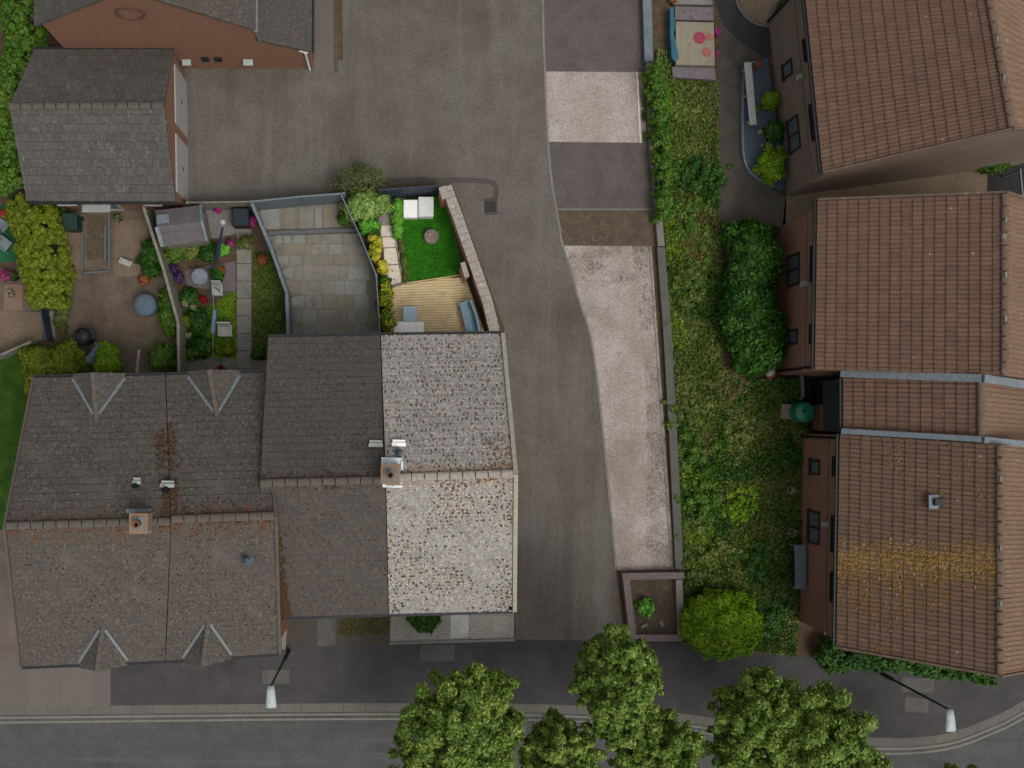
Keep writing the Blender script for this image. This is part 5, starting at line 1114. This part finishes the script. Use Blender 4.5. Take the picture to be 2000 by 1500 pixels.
# shed
SHD = empty('garden_shed', P(355, 445), 'garden shed with a grey felt roof at the top of the flower garden', 'shed')
zs, zr_ = 1.7, 2.05
e = [hv(303, 411, zs), hv(392, 401, zs), hv(404, 470, zs), hv(318, 482, zs)]
r0, r1 = hv(306, 447, zr_), hv(399, 437, zr_)
r0 = ((e[0][0] + e[3][0]) / 2, (e[0][1] + e[3][1]) / 2); r1 = ((e[1][0] + e[2][0]) / 2, (e[1][1] + e[2][1]) / 2)
mb = MB(); v = lambda p, z: (p[0], p[1], z)
mb.face([v(e[3], zs), v(e[2], zs), v(r1, zr_), v(r0, zr_)]); mb.face([v(e[1], zs), v(e[0], zs), v(r0, zr_), v(r1, zr_)])
for k in (.33, .66):
    a = Vector(v(e[3], zs)).lerp(Vector(v(r0, zr_)), k); b = Vector(v(e[2], zs)).lerp(Vector(v(r1, zr_)), k); mb.bar(a + Vector((0, 0, .01)), b + Vector((0, 0, .01)), .03, .02)
mb.build('roof', M['felt'], SHD)
cx = sum(p[0] for p in e) / 4; cy = sum(p[1] for p in e) / 4; f = [((p[0] - cx) * .92 + cx, (p[1] - cy) * .9 + cy) for p in e]
mb = MB(); mb.prism(f[::-1], 0, zs); g0 = ((f[0][0] + f[3][0]) / 2, (f[0][1] + f[3][1]) / 2); g1_ = ((f[1][0] + f[2][0]) / 2, (f[1][1] + f[2][1]) / 2)
mb.face([v(f[3], zs), v(f[0], zs), v(g0, zr_ - .06)]); mb.face([v(f[1], zs), v(f[2], zs), v(g1_, zr_ - .06)]); mb.build('wall', M['palefence'], SHD)
mb = MB(); mb.bar(v(e[1], zs + .02), v(r1, zr_ + .03), .1, .05); mb.bar(v(r1, zr_ + .03), v(e[2], zs + .02), .1, .05); mb.bar(v(r0, zr_ + .03), v(e[3], zs + .02), .16, .05); mb.build('bargeboard', M['lead'], SHD)
mb = MB(); mb.box((f[2][0] - .5, f[2][1] - .0, .85), (.6, .06, 1.6), .08); mb.build('door', M['palefence'], SHD)
x, y = hv(318, 428, 1.95); mb = MB(); mb.box((x, y, 1.93), (.5, .42, .03), .1, R(-14)); tag(mb.build('loose_sheet', M['lead'], bevel=.01), 'grey plastic sheet lying on the left end of the shed roof', 'sheet')
x, y = L2(470, 424, .7); BN = empty('storage_bin', (x, y, 0), 'black storage bin between the shed and the slate grey fence', 'bin')
mb = MB(); mb.prism([(x - .36, y - .36), (x + .36, y - .36), (x + .36, y + .36), (x - .36, y + .36)], 0, .75); mb.build('body', M['black'], BN, bevel=.02); mb = MB(); mb.box((x + .02, y, .79), (.62, .68, .06)); mb.build('lid', surf('black_blue_plastic', C(30, 38, 46), C(34, 42, 50), 3, .5, .1, 40), BN, bevel=.02)
for (px, py, r, lb, sd, mt) in [(425, 409, .16, 'magenta flowers between the shed and the black storage bin', 71, 'fl_pink'), (492, 432, .24, 'large magenta flower clump against the slate grey fence, right of the black bin', 72, 'fl_pink'), (450, 475, .13, 'magenta flowers between the dark pole and the paved path', 73, 'fl_pink'),
                             (335, 526, .24, 'deep purple flowers beside the pale fence', 74, 'fl_purple'), (349, 542, .2, 'violet flowers beside the round grey table', 75, 'fl_purple'), (395, 585, .16, 'bright red flower clump in the middle of the flower garden', 76, 'fl_red'),
                             (512, 508, .2, 'rust coloured flowers at the top of the dark lawn', 77, 'fl_orange'), (434, 528, .15, 'orange flowers right of the round grey table', 78, 'fl_orange'), (362, 592, .14, 'cream flowers by the pale fence, left of the red flowers', 79, 'fl_cream'), (378, 600, .12, 'cream flowers just left of the red flower clump', 80, 'fl_cream'), (366, 655, .14, 'cream flowers by the lower end of the pale fence', 82, 'fl_cream')]:
    bush('flower_clump', px, py, r, .5, int(9000 * r * r), .045, M[mt], lb, 'flowers', seed=sd, ncl=12, stems=False)
for i, (px, py, r, h, mt, lb) in enumerate([((340), 490, .5, .6, 'lf_mid', 'green plants just below the left end of the shed'), (372, 486, .5, .6, 'lf_weed', 'yellowish plants just below the middle of the shed'), (405, 492, .45, .6, 'lf_dark', 'dark green plants below the right end of the shed'), (438, 488, .2, .7, 'lf_bright', 'tall bright green plant left of the magenta flowers by the path'),
                                         (482, 474, .3, .7, 'lf_haze', 'pale olive shrub leaning over the paved path'), (425, 535, .28, .6, 'lf_dark', 'dark green plant right of the round grey table'), (370, 580, .42, .5, 'lf_dark', 'dark plants between the pale fence and the red flowers'), (388, 625, .45, .6, 'lf_dark', 'dark leafy clump below the red flowers'),
                                         (362, 628, .25, .5, 'lf_yellow', 'yellow leaved plant beside the lower pale fence'), (395, 680, .5, .6, 'lf_dark', 'dark leafy clump at the bottom of the flower garden, below the square chair'), (375, 690, .3, .5, 'lf_mid', 'green clump at the foot of the pale fence'), (322, 508, .25, .6, 'lf_mid', 'green plant between the shed and the purple flowers'),
                                         (503, 690, .25, .6, 'lf_dark', 'dark plant by the corner of the plain grey house roof'), (545, 620, .18, .5, 'lf_haze', 'thin plant on the dark lawn against the slate grey fence'), (445, 684, .2, .4, 'lf_yellow', 'small yellow plant at the foot of the bright lawn')]):
    if mt in ('lf_yellow',): mt = 'lf_hedge'
    bush('border_plant', px, py, r, h, int(4200 * r * r) + 250, .06, M[mt], lb, 'plant', seed=110 + i, ncl=14, stems=False)
x, y = L2(390, 540, .72); TB = empty('round_table', (x, y, 0), 'round pale grey table on the lilac flags of the flower garden', 'table')
mb = MB(); mb.cyl((x, y), .33, .70, .74, 28); mb.build('table_top', M['lead'], TB); mb = MB(); mb.cyl((x, y), .03, .03, .70, 10); mb.cyl((x, y), .22, 0, .03, 16); mb.build('pedestal', M['lead'], TB)
chair(425, 566, 0, 'offwhite', 'white garden chair right of the red flowers, nearer the round table', 'white chairs on the small lawn', w=.42)
chair(440, 646, 0, 'offwhite', 'square white garden chair on the lower part of the small bright lawn', 'white chairs on the small lawn', w=.56)
CL = empty('rotary_dryer', P(425, 500), 'folded dark blue rotary clothes dryer with a white head beside the shed', 'clothes dryer')
a, b = P(421, 512, .8), P(435, 445, 1.9); mb = MB(); mb.tube([a, lerp(a, b, .3), b], [.05, .09, .04], 8); mb.build('arms', surf('navy_metal', C(30, 42, 66), C(36, 48, 70), 3, .5, .1, 40), CL)
mb = MB(); mb.tube([P(421, 512, 0), a], .03, 8); mb.build('pole', M['lead'], CL); mb = MB(); p = P(436, 435, 1.95); mb.cyl((p.x, p.y), .10, 1.9, 2.02, 12); mb.build('head', M['offwhite'], CL)
WL = empty('washing_line', P(416, 620), 'thin washing line pole with pale blue cloth over the small lawn', 'washing line')
mb = MB(); mb.tube([P(416, 700, 1.8), P(417, 560, 1.8)], .012, 6); mb.build('line', M['lead'], WL); mb = MB(); a, b = P(421, 605, 1.7), P(416, 650, 1.6); mb.bar(a, b, .12, .25); mb.build('cloth', surf('pale_blue_cloth', C(84, 110, 134), C(74, 98, 120), 3, .8, .3, 30), WL)
for e in ((416, 700), (417, 560)): mb = MB(); p = P(*e, 1.8); mb.cyl((p.x, p.y), .025, 0, 1.82, 8); mb.build('pole', M['lead'], WL)
pot(433, 722, .14, .3, 'red pot at the eave between the first two gablets', 'red', 'fl_red', n=60)
pot(512, 523 - 20, .15, .25, 'terracotta pot at the top of the dark lawn beside the rust flowers', 'terra', 'fl_orange', n=40)
HO = empty('garden_hose', P(425, 712), 'pale blue hose pipe lying on the paved terrace next to the red pot', 'hose')
mb = MB(); mb.tube([P(440, 698, .05), P(430, 710, .05), P(415, 722, .05), P(404, 728, .05)], .03, 6); mb.build('pipe', M['lead'], HO, True)

# ---- flagstone garden
sheet('patio_bedding', [(494, 404), (674, 390), (737, 540), (742, 660), (562, 660), (556, 575)], .012, surf('patio_jointing', C(104, 99, 90), C(116, 110, 100), 2.5, .9, .5, 40, stains=[(C(90, 92, 62), 1.2, .58, .75, .6)]))
patio('flagstone', 520, 455, 745, 665, .034, ['slab', 'slab2', 'slab3', 'slab'], 11, .62, .62, poly=[(526, 460), (706, 456), (735, 538), (742, 665), (567, 665), (562, 572)])
for (a, b, m) in ((508, 546, 'slab2'), (556, 576, 'slab3'), (586, 612, 'slab'), (616, 628, 'slab2'), (632, 646, 'slab3')):
    sheet('flagstone', [(a, 406), (b, 405), (b, 448), (a + (10 if a == 508 else 0), 448)], .034, M[m], thick=.02)
SL = empty('timber_sleeper', P(620, 453), 'long grey timber sleeper crossing the flagstone patio', 'sleeper'); mb = MB(); mb.bar(P(524, 456, .1), P(700, 450, .1), .17, .18); mb.build('beam', M['timber'], SL)
bush('shade_shrub', 674, 428, .3, .6, 900, .06, M['lf_dark'], 'dark shrub at the top right corner of the flagstone patio', seed=57, ncl=12)

# ================================================================== GARDEN OF THE PALE END HOUSE
sheet('garden_soil', [(668, 380), (876, 362), (978, 655), (742, 655), (734, 538)], .016, M['soil'])
sheet('shingle_path', [(736, 395), (790, 385), (800, 560), (762, 562), (742, 450)], .020, M['gravelpath'])
LW = [(770, 392), (868, 382), (908, 540), (788, 556), (784, 470)]
sheet('garden_lawn', LW, .026, M['lawn'])
t = ground_cover('lawn_grass', LW, .026, 26000, .028, M['lf_lawn'], 64, .04); tag(t, 'vivid green short lawn around the round fire bowl', 'grass', kind='stuff')
for pts in ([(745, 441), (770, 441), (772, 462), (744, 461)], [(747, 464), (771, 464), (773, 482), (748, 484)], [(750, 486), (773, 484), (778, 515), (750, 517)], [(750, 520), (778, 518), (786, 550), (762, 557)], [(740, 409), (765, 405), (769, 438), (744, 439)]):
    sheet('stepping_slab', pts, .05, M['slablit'] if pts[0][0] > 741 else M['gravelpath'], thick=.03)
mb = MB()
for p in ((766, 529), (770, 546)): mb.cyl(L2(*p), .035, .051, .055, 10)
mb.build('slab_hole', M['black'])['kind'] = 'structure'
TE = empty('lawn_edging', P(774, 500), 'thin pale timber edging between the cream slabs and the lawn plants', 'edging'); mb = MB(); mb.bar(P(773, 468, .06), P(776, 484, .06), .05, .1); mb.bar(P(776, 484, .06), P(787, 552, .06), .05, .1); mb.build('board', M['verge_lit'], TE)
# deck
DK = empty('timber_deck', P(860, 600), 'timber deck brightened in colour between the lawn and the end house of the left row', 'deck')
D0, D1, D2, D3 = (787, 556), (908, 538), (955, 672), (764, 672)
mb = MB(); nb = 25; rd = random.Random(3)
poly = [L2(*p, .15) for p in (D0, D1, D2, D3, (764, 600), (766, 562))]
ya = poly[0][1]; 
def isect(y, sl):
    """x range of the deck along a board line y + sl*x"""
    xs = []
    for (x0, y0), (x1, y1) in zip(poly, poly[1:] + poly[:1]):
        f0, f1 = y0 - sl * x0 - y, y1 - sl * x1 - y
        if (f0 > 0) != (f1 > 0): t_ = f0 / (f0 - f1); xs.append(x0 + (x1 - x0) * t_)
    return (min(xs), max(xs)) if len(xs) >= 2 else None
y = min(p[1] for p in poly) - .5; sl_ = .03
while y < max(p[1] for p in poly):
    r1_, r2_ = isect(y + .008, sl_), isect(y + .105, sl_)
    if r1_ and r2_:
        xs = [rd.uniform(.3, .7)]; z = .15 + rd.uniform(-.003, .003)
        L_, R_ = (r1_[0], r2_[0]), (r1_[1], r2_[1])
        mx = (L_[0] + R_[0]) / 2 + rd.uniform(-1, 1)
        for (xa, xb, xc, xd) in ((L_[0], mx - .004, mx - .004, L_[1]), (mx + .004, R_[0], R_[1], mx + .004)):
            lo = y + .008; hi = y + .105
            q = [(xa, lo + sl_ * xa), (xb, lo + sl_ * xb), (xc, hi + sl_ * xc), (xd, hi + sl_ * xd)]
            mb.prism(q, .12, z + rd.uniform(-.002, .002), bottom=False)
    y += .112
mb.build('boards', M['deck'], DK)
mb = MB(); mb.bar((*L2(787, 554, .1), .07), (*L2(908, 536, .1), .07), .04, .14); mb.build('fascia', M['deck'], DK)
q = [(p[0], p[1]) for p in poly]; mb = MB(); mb.prism(q, .02, .10); mb.build('subframe', M['bark'], DK)
# brick garden wall on the lane side
WLg = empty('brick_garden_wall', P(930, 520), 'tall red brick garden wall with mottled pale coping along the lane', 'wall')
hw = 1.75
line = [L2(*p, hw) for p in [(872, 364), (896, 430), (925, 512), (952, 590), (968, 656)]]
wallrun(line, .24, 0, hw, M['brickgarden'], 'wall', WLg)
mb = MB(); a_ = offs(line, .21); b_ = offs(line, -.21)
for i in range(len(line) - 1):
    n = 6
    for k in range(n):
        q = [tuple(lerp(Vector(a_[i]), Vector(a_[i + 1]), k / n + .004)), tuple(lerp(Vector(a_[i]), Vector(a_[i + 1]), (k + 1) / n - .004)), tuple(lerp(Vector(b_[i]), Vector(b_[i + 1]), (k + 1) / n - .004)), tuple(lerp(Vector(b_[i]), Vector(b_[i + 1]), k / n + .004))]
        mb.prism(q, hw, hw + .07 + .004 * ((i + k) % 2))
mb.build('coping', M['coping'], WLg)
for (px, py, pw, pl_) in ((867, 376, .3, .5), (908, 527, .2, .62)):
    x, y = L2(px, py, hw + .1); mb = MB(); mb.box((x, y, (hw + .02) / 2), (pw - .05, pl_ - .06, hw + .02), R(17)); pr = mb.build('pier', M['brickgarden'], WLg); mb = MB(); mb.box((x, y, hw + .075), (pw, pl_, .11), R(17)); mb.build('pier_cap', M['coping'], pr)
fence('charcoal timber fence at the top of the pale end house garden', [(742, 371), (800, 367), (862, 363)], 1.7, 'darkfence', cap=.05)
# seats by the fence
def cube_seat(px0, py0, px1, py1, z, mat, label):
    x0, y1 = L2(px0, py0, z); x1, y0 = L2(px1, py1, z); r = empty('cube_seat', ((x0 + x1) / 2, (y0 + y1) / 2, 0), label, 'seat', 'pale cube seats on the lawn')
    mb = MB(); mb.box(((x0 + x1) / 2, (y0 + y1) / 2, z / 2 - .04), (x1 - x0 - .03, y1 - y0 - .03, z - .1)); mb.build('base', M['palegrey'], r, bevel=.02)
    mb = MB(); mb.box(((x0 + x1) / 2, (y0 + y1) / 2, z - .04), (x1 - x0, y1 - y0, .1)); mb.build('cushion', M[mat], r, bevel=.03)
cube_seat(788, 390, 816, 425, .5, 'white', 'white cube seat on the lawn, left of its grey neighbour'); cube_seat(817, 384, 847, 423, .6, 'palegrey', 'pale grey cube seat on the lawn, right of the white one')
x, y = L2(843, 462, .35); FB = empty('fire_bowl', (x, y, 0), 'round grey stone fire bowl filled with pebbles in the middle of the lawn', 'fire bowl')
mb = MB(); mb.lathe((x, y), [(.14, 0), (.2, .06), (.28, .24), (.315, .36), (.28, .37), (.25, .32)], 28); mb.build('bowl', M['bowl'], FB, True)
mb = MB(); rd = random.Random(2); mb.cyl((x, y), .25, .28, .31, 20)
for k in range(60):
    a = rd.random() * 6.28; r = .23 * math.sqrt(rd.random()); s = rd.uniform(.018, .04); mb.cyl((x + r * math.cos(a), y + r * math.sin(a)), s, .3, .33 + s * .6, 6, s * .5)
mb.build('pebbles', M['ember'], FB)
# table, white bench, curved bench
x, y = L2(801, 614, .55); TB = empty('side_table', (x, y, 0), 'square blue grey table on the deck', 'table')
mb = MB(); mb.box((x, y, .6), (.58, .66, .04)); mb.build('table_top', M['tabletop'], TB, bevel=.01)
for u in (-.25, .25):
    for v_ in (-.28, .28): mb = MB(); mb.box((x + u, y + v_, .37), (.04, .04, .44)); mb.build('leg', M['bluewood'], TB)
x, y = L2(798, 648, .5); SF = empty('storage_bench', (x, y, 0), 'long white storage bench under the eave of the pale end house', 'bench')
y += .08
mb = MB(); mb.box((x, y, .35), (1.22, .62, .4)); mb.build('base', M['white'], SF, bevel=.01); mb = MB(); mb.box((x, y, .58), (1.27, .68, .05)); mb.build('lid', M['white'], SF, bevel=.012)
BC = empty('curved_bench', P(920, 618, .6), 'slate blue garden bench with a curved back against the brick wall', 'bench')
p0, p1, p2, p3 = [L2(*p, .6) for p in ((898, 595), (922, 587), (940, 650), (912, 655))]
mb = MB(); mb.prism([p0, p1, p2, p3], .52, .60); mb.build('seat', M['bluewood'], BC, bevel=.02)
d = (Vector(p2) - Vector(p1)).normalized(); nn = Vector((-d.y, d.x)); nn = nn if nn.x > 0 else -nn
mb = MB(); L = (Vector(p2) - Vector(p1)).length; pr = None
for k in range(13):
    s_ = k / 12; o = -.10 + .05 * math.cos((s_ - .5) * math.pi) ; c = Vector(p1) + d * L * s_ + nn * o
    hgt = 1.0 + .06 * math.cos((s_ - .5) * math.pi)
    if pr: mb.bar((pr[0].x, pr[0].y, pr[1]), (c.x, c.y, hgt), .09, .06); mb.prism([(pr[0].x - nn.x * .02, pr[0].y - nn.y * .02), (pr[0].x + nn.x * .02, pr[0].y + nn.y * .02), (c.x + nn.x * .02, c.y + nn.y * .02), (c.x - nn.x * .02, c.y - nn.y * .02)], .60, hgt - .03)
    pr = (c, hgt)
mb.build('backrest', M['bluewood'], BC)
for p, s_ in ((p0, 1), (p3, -1), (p1, 1), (p2, -1)): mb = MB(); mb.box((p[0] - .0, p[1] - s_ * .05, .33), (.07, .07, .38)); mb.build('leg', M['bluewood'], BC)
for a, b in ((p0, p1), (p3, p2)): mb = MB(); mb.bar((*a, .78), (*b, .8), .06, .04); mb.build('armrest', M['bluewood'], BC)
# planting
def spray(name, px, py, r, h, n, mat, label, seed, cat='shrub', ncl=26, size=.06, cl=.3): return bush(name, px, py, r, h, n, size, M[mat], label, cat, ncl, seed, cl=cl)
spray('feathery_shrub', 706, 404, (.72, .6), 1.7, 5000, 'lf_pale', 'feathery pale green shrub in the top left corner of the end house garden', 201, ncl=40)
spray('feathery_shrub', 742, 398, (.42, .42), 1.3, 2600, 'lf_pale', 'smaller pale green shrub where the charcoal fence begins', 202)
spray('green_shrub', 718, 440, (.4, .34), 1.0, 2200, 'lf_bright', 'bright green shrub below the feathery corner shrub', 203)
spray('dark_shrub', 728, 455, (.26, .24), .8, 1100, 'lf_dark', 'small dark shrub between the bright green and the yellow ones', 204)
spray('yellow_shrub', 734, 488, (.2, .5), .9, 2600, 'lf_yellow', 'yellow leaved shrub beside the cream slabs', 205)
spray('yellow_shrub', 747, 522, (.17, .34), .8, 1500, 'lf_yellow', 'smaller yellow shrub where the garden fence bends', 206)
spray('variegated_hedge', 753, 575, (.26, .6), 1.2, 2600, 'lf_yellowdark', 'green and yellow shrub beside the deck, upper of the two', 207)
spray('variegated_hedge', 755, 626, (.28, .55), 1.2, 2600, 'lf_yellowdark', 'green and yellow shrub beside the deck, lower of the two next to the eave', 208)
spray('yellow_shrub', 727, 462, (.18, .26), .8, 900, 'lf_yellow', 'small yellow shrub just below the dark shrub by the garden fence', 231)
spray('green_shrub', 750, 550, (.2, .26), .9, 900, 'lf_dark', 'small dark green shrub above the variegated shrubs', 209)
for i, (px, py) in enumerate([(778, 402), (777, 425), (776, 448)]):
    spray('lawn_edge_plant', px, py, (.23, .33), .6, 1100, 'lf_bright', ['leafy bright green plant left of the white cube seat, top of its row', 'leafy bright green plant left of the white cube seat, second of its row', 'leafy bright green plant below the white cube seat beside the cream slabs'][i], 210 + i, 'plant', 14)
for i, (px, py) in enumerate([(784, 480), (788, 510), (792, 538)]):
    spray('lawn_edge_plant', px, py, (.13, .34), .3, 420, 'lf_weed', ['low plant on the left edge of the lawn level with the fire bowl', 'low plant on the left edge of the lawn below the fire bowl', 'low plant at the lower left corner of the lawn by the deck'][i], 220 + i, 'plant', 10, .045)
TRs = spray('overhanging_shrub', 706, 350, (1.15, .65), 1.9, 850, 'lf_haze', 'thin olive shrub overhanging the tarmac above the end house garden', 230, ncl=34, size=.055)

# ================================================================== FRONT STRIPS
sheet('cobbled_front', [(764, 1150), (1003, 1150), (1004, 1246), (762, 1254)], .016, M['cobble'])
strip('front_kerb', [L2(760, 1256), L2(1006, 1249)], -.06, .05, .05, M['concrete'], z0=0)
sheet('front_path', [(880, 1150), (914, 1150), (915, 1244), (880, 1246)], .034, surf('pale_doorstep_slab', C(166, 168, 164), C(150, 152, 148), 2, .9, .3, 40), thick=.02)
sheet('access_cover', [(962, 1202), (992, 1202), (992, 1234), (962, 1234)], .022, surf('grey_cover_slab', C(146, 142, 134), C(134, 130, 122), 3, .9, .3, 40))
bush('front_shrub', 828, 1208, (.66, .52), 1.1, 4200, .065, M['lf_dark'], 'dark green shrub in front of the pale end house', seed=240, ncl=30)
sheet('front_garden', [(555, 1180), (762, 1180), (762, 1255), (545, 1258)], .014, M['cobbledark'])
sheet('front_path', [(620, 1160), (655, 1160), (655, 1260), (620, 1262)], .022, MATS['worn_pavement_slab'])
t = ground_cover('front_moss', [(668, 1205), (760, 1205), (760, 1240), (660, 1240)], .02, 1800, .04, M['lf_straw'], 66, .04); tag(t, 'thin brown and green ground cover in front of the plain grey roofed house', 'ground cover', kind='stuff')
FW = empty('front_wall', P(555, 1240), 'short pale brick wall at the right end of the second house front', 'wall'); wallrun([L2(556, 1208, .9), L2(552, 1268, .9)], .2, 0, .9, M['brickwall'], 'wall', FW, M['slab'], .02, .05)

# ================================================================== STREET LAMPS
def lamp(base_px, top_px, z, label, head_dir):
    b = P(*base_px); t = P(*top_px, z); root = empty('street_lamp', (t.x, t.y, 0), label, 'street lamp', 'street lamps on the pavement')
    mb = MB(); mb.tube([(t.x, t.y, 0), (t.x, t.y, 1.3)], .085, 14); mb.tube([(t.x, t.y, 1.3), (t.x, t.y, 1.38)], [.085, .05], 14); mb.build('base', M['polegreen'], root)
    mb = MB(); mb.tube([(t.x, t.y, 1.35), (t.x, t.y, z - .05), (t.x, t.y - .1, z + .02)], [.05, .038, .035], 12); mb.build('pole', M['polegreen'], root)
    mb = MB(); L = .82; hd = Vector(head_dir).normalized(); s = Vector((-hd.y, hd.x)); prof = [(0, .13, .05), (.2, .16, .10), (.55, .19, .12), (.75, .20, .11), (.82, .17, .04)]; prev = None
    for (u, w_, hh) in prof:
        c = Vector((t.x, t.y)) + hd * (u - .02); ring = [(c.x + s.x * w_ * math.cos(a), c.y + s.y * w_ * math.cos(a), z + .03 + hh * math.sin(a)) for a in np.linspace(0, math.tau, 13)[:-1]]
        if prev: [mb.face([prev[k], prev[(k + 1) % 12], ring[(k + 1) % 12], ring[k]]) for k in range(12)]
        else: mb.face(ring[::-1])
        prev = ring
    mb.face(prev); hdp = mb.build('lantern', M['lantern'], root, True)
    mb = MB(); c = Vector((t.x, t.y)) + hd * .5; mb.box((c.x, c.y, z - .09), (.24, .5, .03), math.atan2(s.y, s.x)); mb.build('lens', M['glass'], hdp)
    return root
lamp((567, 1263), (529, 1340), 5.6, 'green street lamp with a pale lantern in front of the second and third houses', (.02, -1))
lamp((1708, 1312), (1854, 1386), 5.6, 'green street lamp with a pale lantern on the bend at the lower right', (.04, -1))

# ================================================================== STREET TREES
def tree(px, py, zc, rpx, hz, label, seed, n=15000, off=(0, 0), lobes=()):
    k = (H - zc) / H; x, y = (px - NX) / S * k, (NY - py) / S * k; r = rpx / S * k * 1.07
    root = empty('street_tree', (x, y, RZ_ if y < -13 else 0), label, 'tree', 'street trees along the main road')
    rd = random.Random(seed); mb = MB()
    bx, by = x * 1.1 + off[0], y * 1.1 + off[1]; fork = (bx + (x - bx) * .4, by + (y - by) * .4, zc - hz * .75)
    mb.tube([(bx, by, -.1), (bx, by + .02, 1.2), fork], [.17, .13, .10], 10)
    for i in range(9):
        a = i * 2.4 + rd.random(); rr = r * rd.uniform(.45, .8); e = (x + rr * math.cos(a), y + rr * math.sin(a), zc + hz * rd.uniform(-.2, .6)); m = ((fork[0] + e[0]) / 2 + rd.uniform(-.15, .15), (fork[1] + e[1]) / 2, (fork[2] + e[2]) / 2 + .25)
        mb.tube([fork, m, e], [.07, .045, .012], 6)
    mb.build('trunk', M['bark'], root)
    rg = np.random.default_rng(seed); Cs, Ds, cr = [], [], []
    for (dx, dy, dz, lr, lh, m) in [(0, 0, 0, 1, 1, 170)] + list(lobes):
        D = rg.normal(size=(m * 4, 3)); D /= np.linalg.norm(D, axis=1, keepdims=True); D = D[D[:, 2] > -.45][:m]
        kk = rg.uniform(.3, .95, len(D)) ** .6
        Cs.append(np.array([x + dx * r, y + dy * r, zc + dz * hz]) + D * np.array([r * lr, r * lr, hz * lh]) * (kk * .93)[:, None]); DD = D * np.array([1, 1, 1.0]) + np.array([0, 0, .7]); Ds.append(DD / np.linalg.norm(DD, axis=1, keepdims=True)); cr.append(r * rg.uniform(.06, .17, len(D)))
    Cs, Ds, cr = np.concatenate(Cs), np.concatenate(Ds), np.concatenate(cr)
    p, N, s = clumps_to_leaves(Cs, Ds, cr, int(n * 2.1), .075, seed + 1, up=.3, spread=.9, shell=.3)
    for (dx, dy, dz, lr, lh, m) in [(0, 0, 0, 1, 1, 110)] + list(lobes):
        nf = int(n * .7 * lr * lr); D2 = rg.normal(size=(nf, 3)); D2 /= np.linalg.norm(D2, axis=1, keepdims=True); D2[:, 2] = np.abs(D2[:, 2]) * 1.1 - .1
        bump = .52 + .36 * vnoise(D2[:, 0] * 3 + 9, D2[:, 1] * 3 + 9, 1.7, seed)
        p2 = np.array([x + dx * r, y + dy * r, zc + dz * hz]) + D2 * np.array([r * lr, r * lr, hz * lh]) * (bump * rg.uniform(.75, 1, nf))[:, None]
        p = np.r_[p, p2]; N = np.r_[N, D2 + rg.normal(size=(nf, 3)) * .6 + np.array([0, 0, .5])]; s = np.r_[s, .075 * rg.uniform(.6, 1.3, nf)]
    t_ = rg.random(len(p)) ** 2; 
    leafobj('crown', p, N, s, M['lf_tree'], root, .5, seed)
    return root
tree(902, 1415, 5.6, 112, 2.0, 'leftmost street tree, in front of the pale end house', 301, 26000, lobes=[(-.55, -.75, -.3, .65, .7, 40), (.4, .5, .1, .5, .6, 30)])
tree(1207, 1330, 6.2, 86, 2.3, 'tallest pointed street tree, between the lane and the brick planter', 302, 21000, lobes=[(.1, -.8, -.3, .85, .8, 45), (-.15, .85, .2, .4, .7, 20)])
tree(1098, 1478, 5.4, 78, 1.7, 'small street tree cut by the bottom of the picture, below the end of the lane', 303, 13000)
tree(1282, 1478, 5.6, 88, 1.9, 'street tree cut by the bottom of the picture, right below the tallest tree', 304, 16000)
tree(1480, 1400, 5.6, 88, 2.0, 'street tree below the round lime bush, upper left of the widest crown', 305, 16000, lobes=[(-.4, -.7, -.2, .6, .7, 30)])
tree(1580, 1462, 5.8, 126, 2.2, 'widest street tree, cut by the bottom of the picture near the bend', 306, 27000, lobes=[(.55, -.4, -.2, .6, .6, 35)])
tree(1895, 1560, 5.0, 62, 1.6, 'street tree peeping in at the bottom edge on the far right', 307, 6000)

for m_ in list(bpy.data.materials):
    if m_.users == 0: bpy.data.materials.remove(m_)
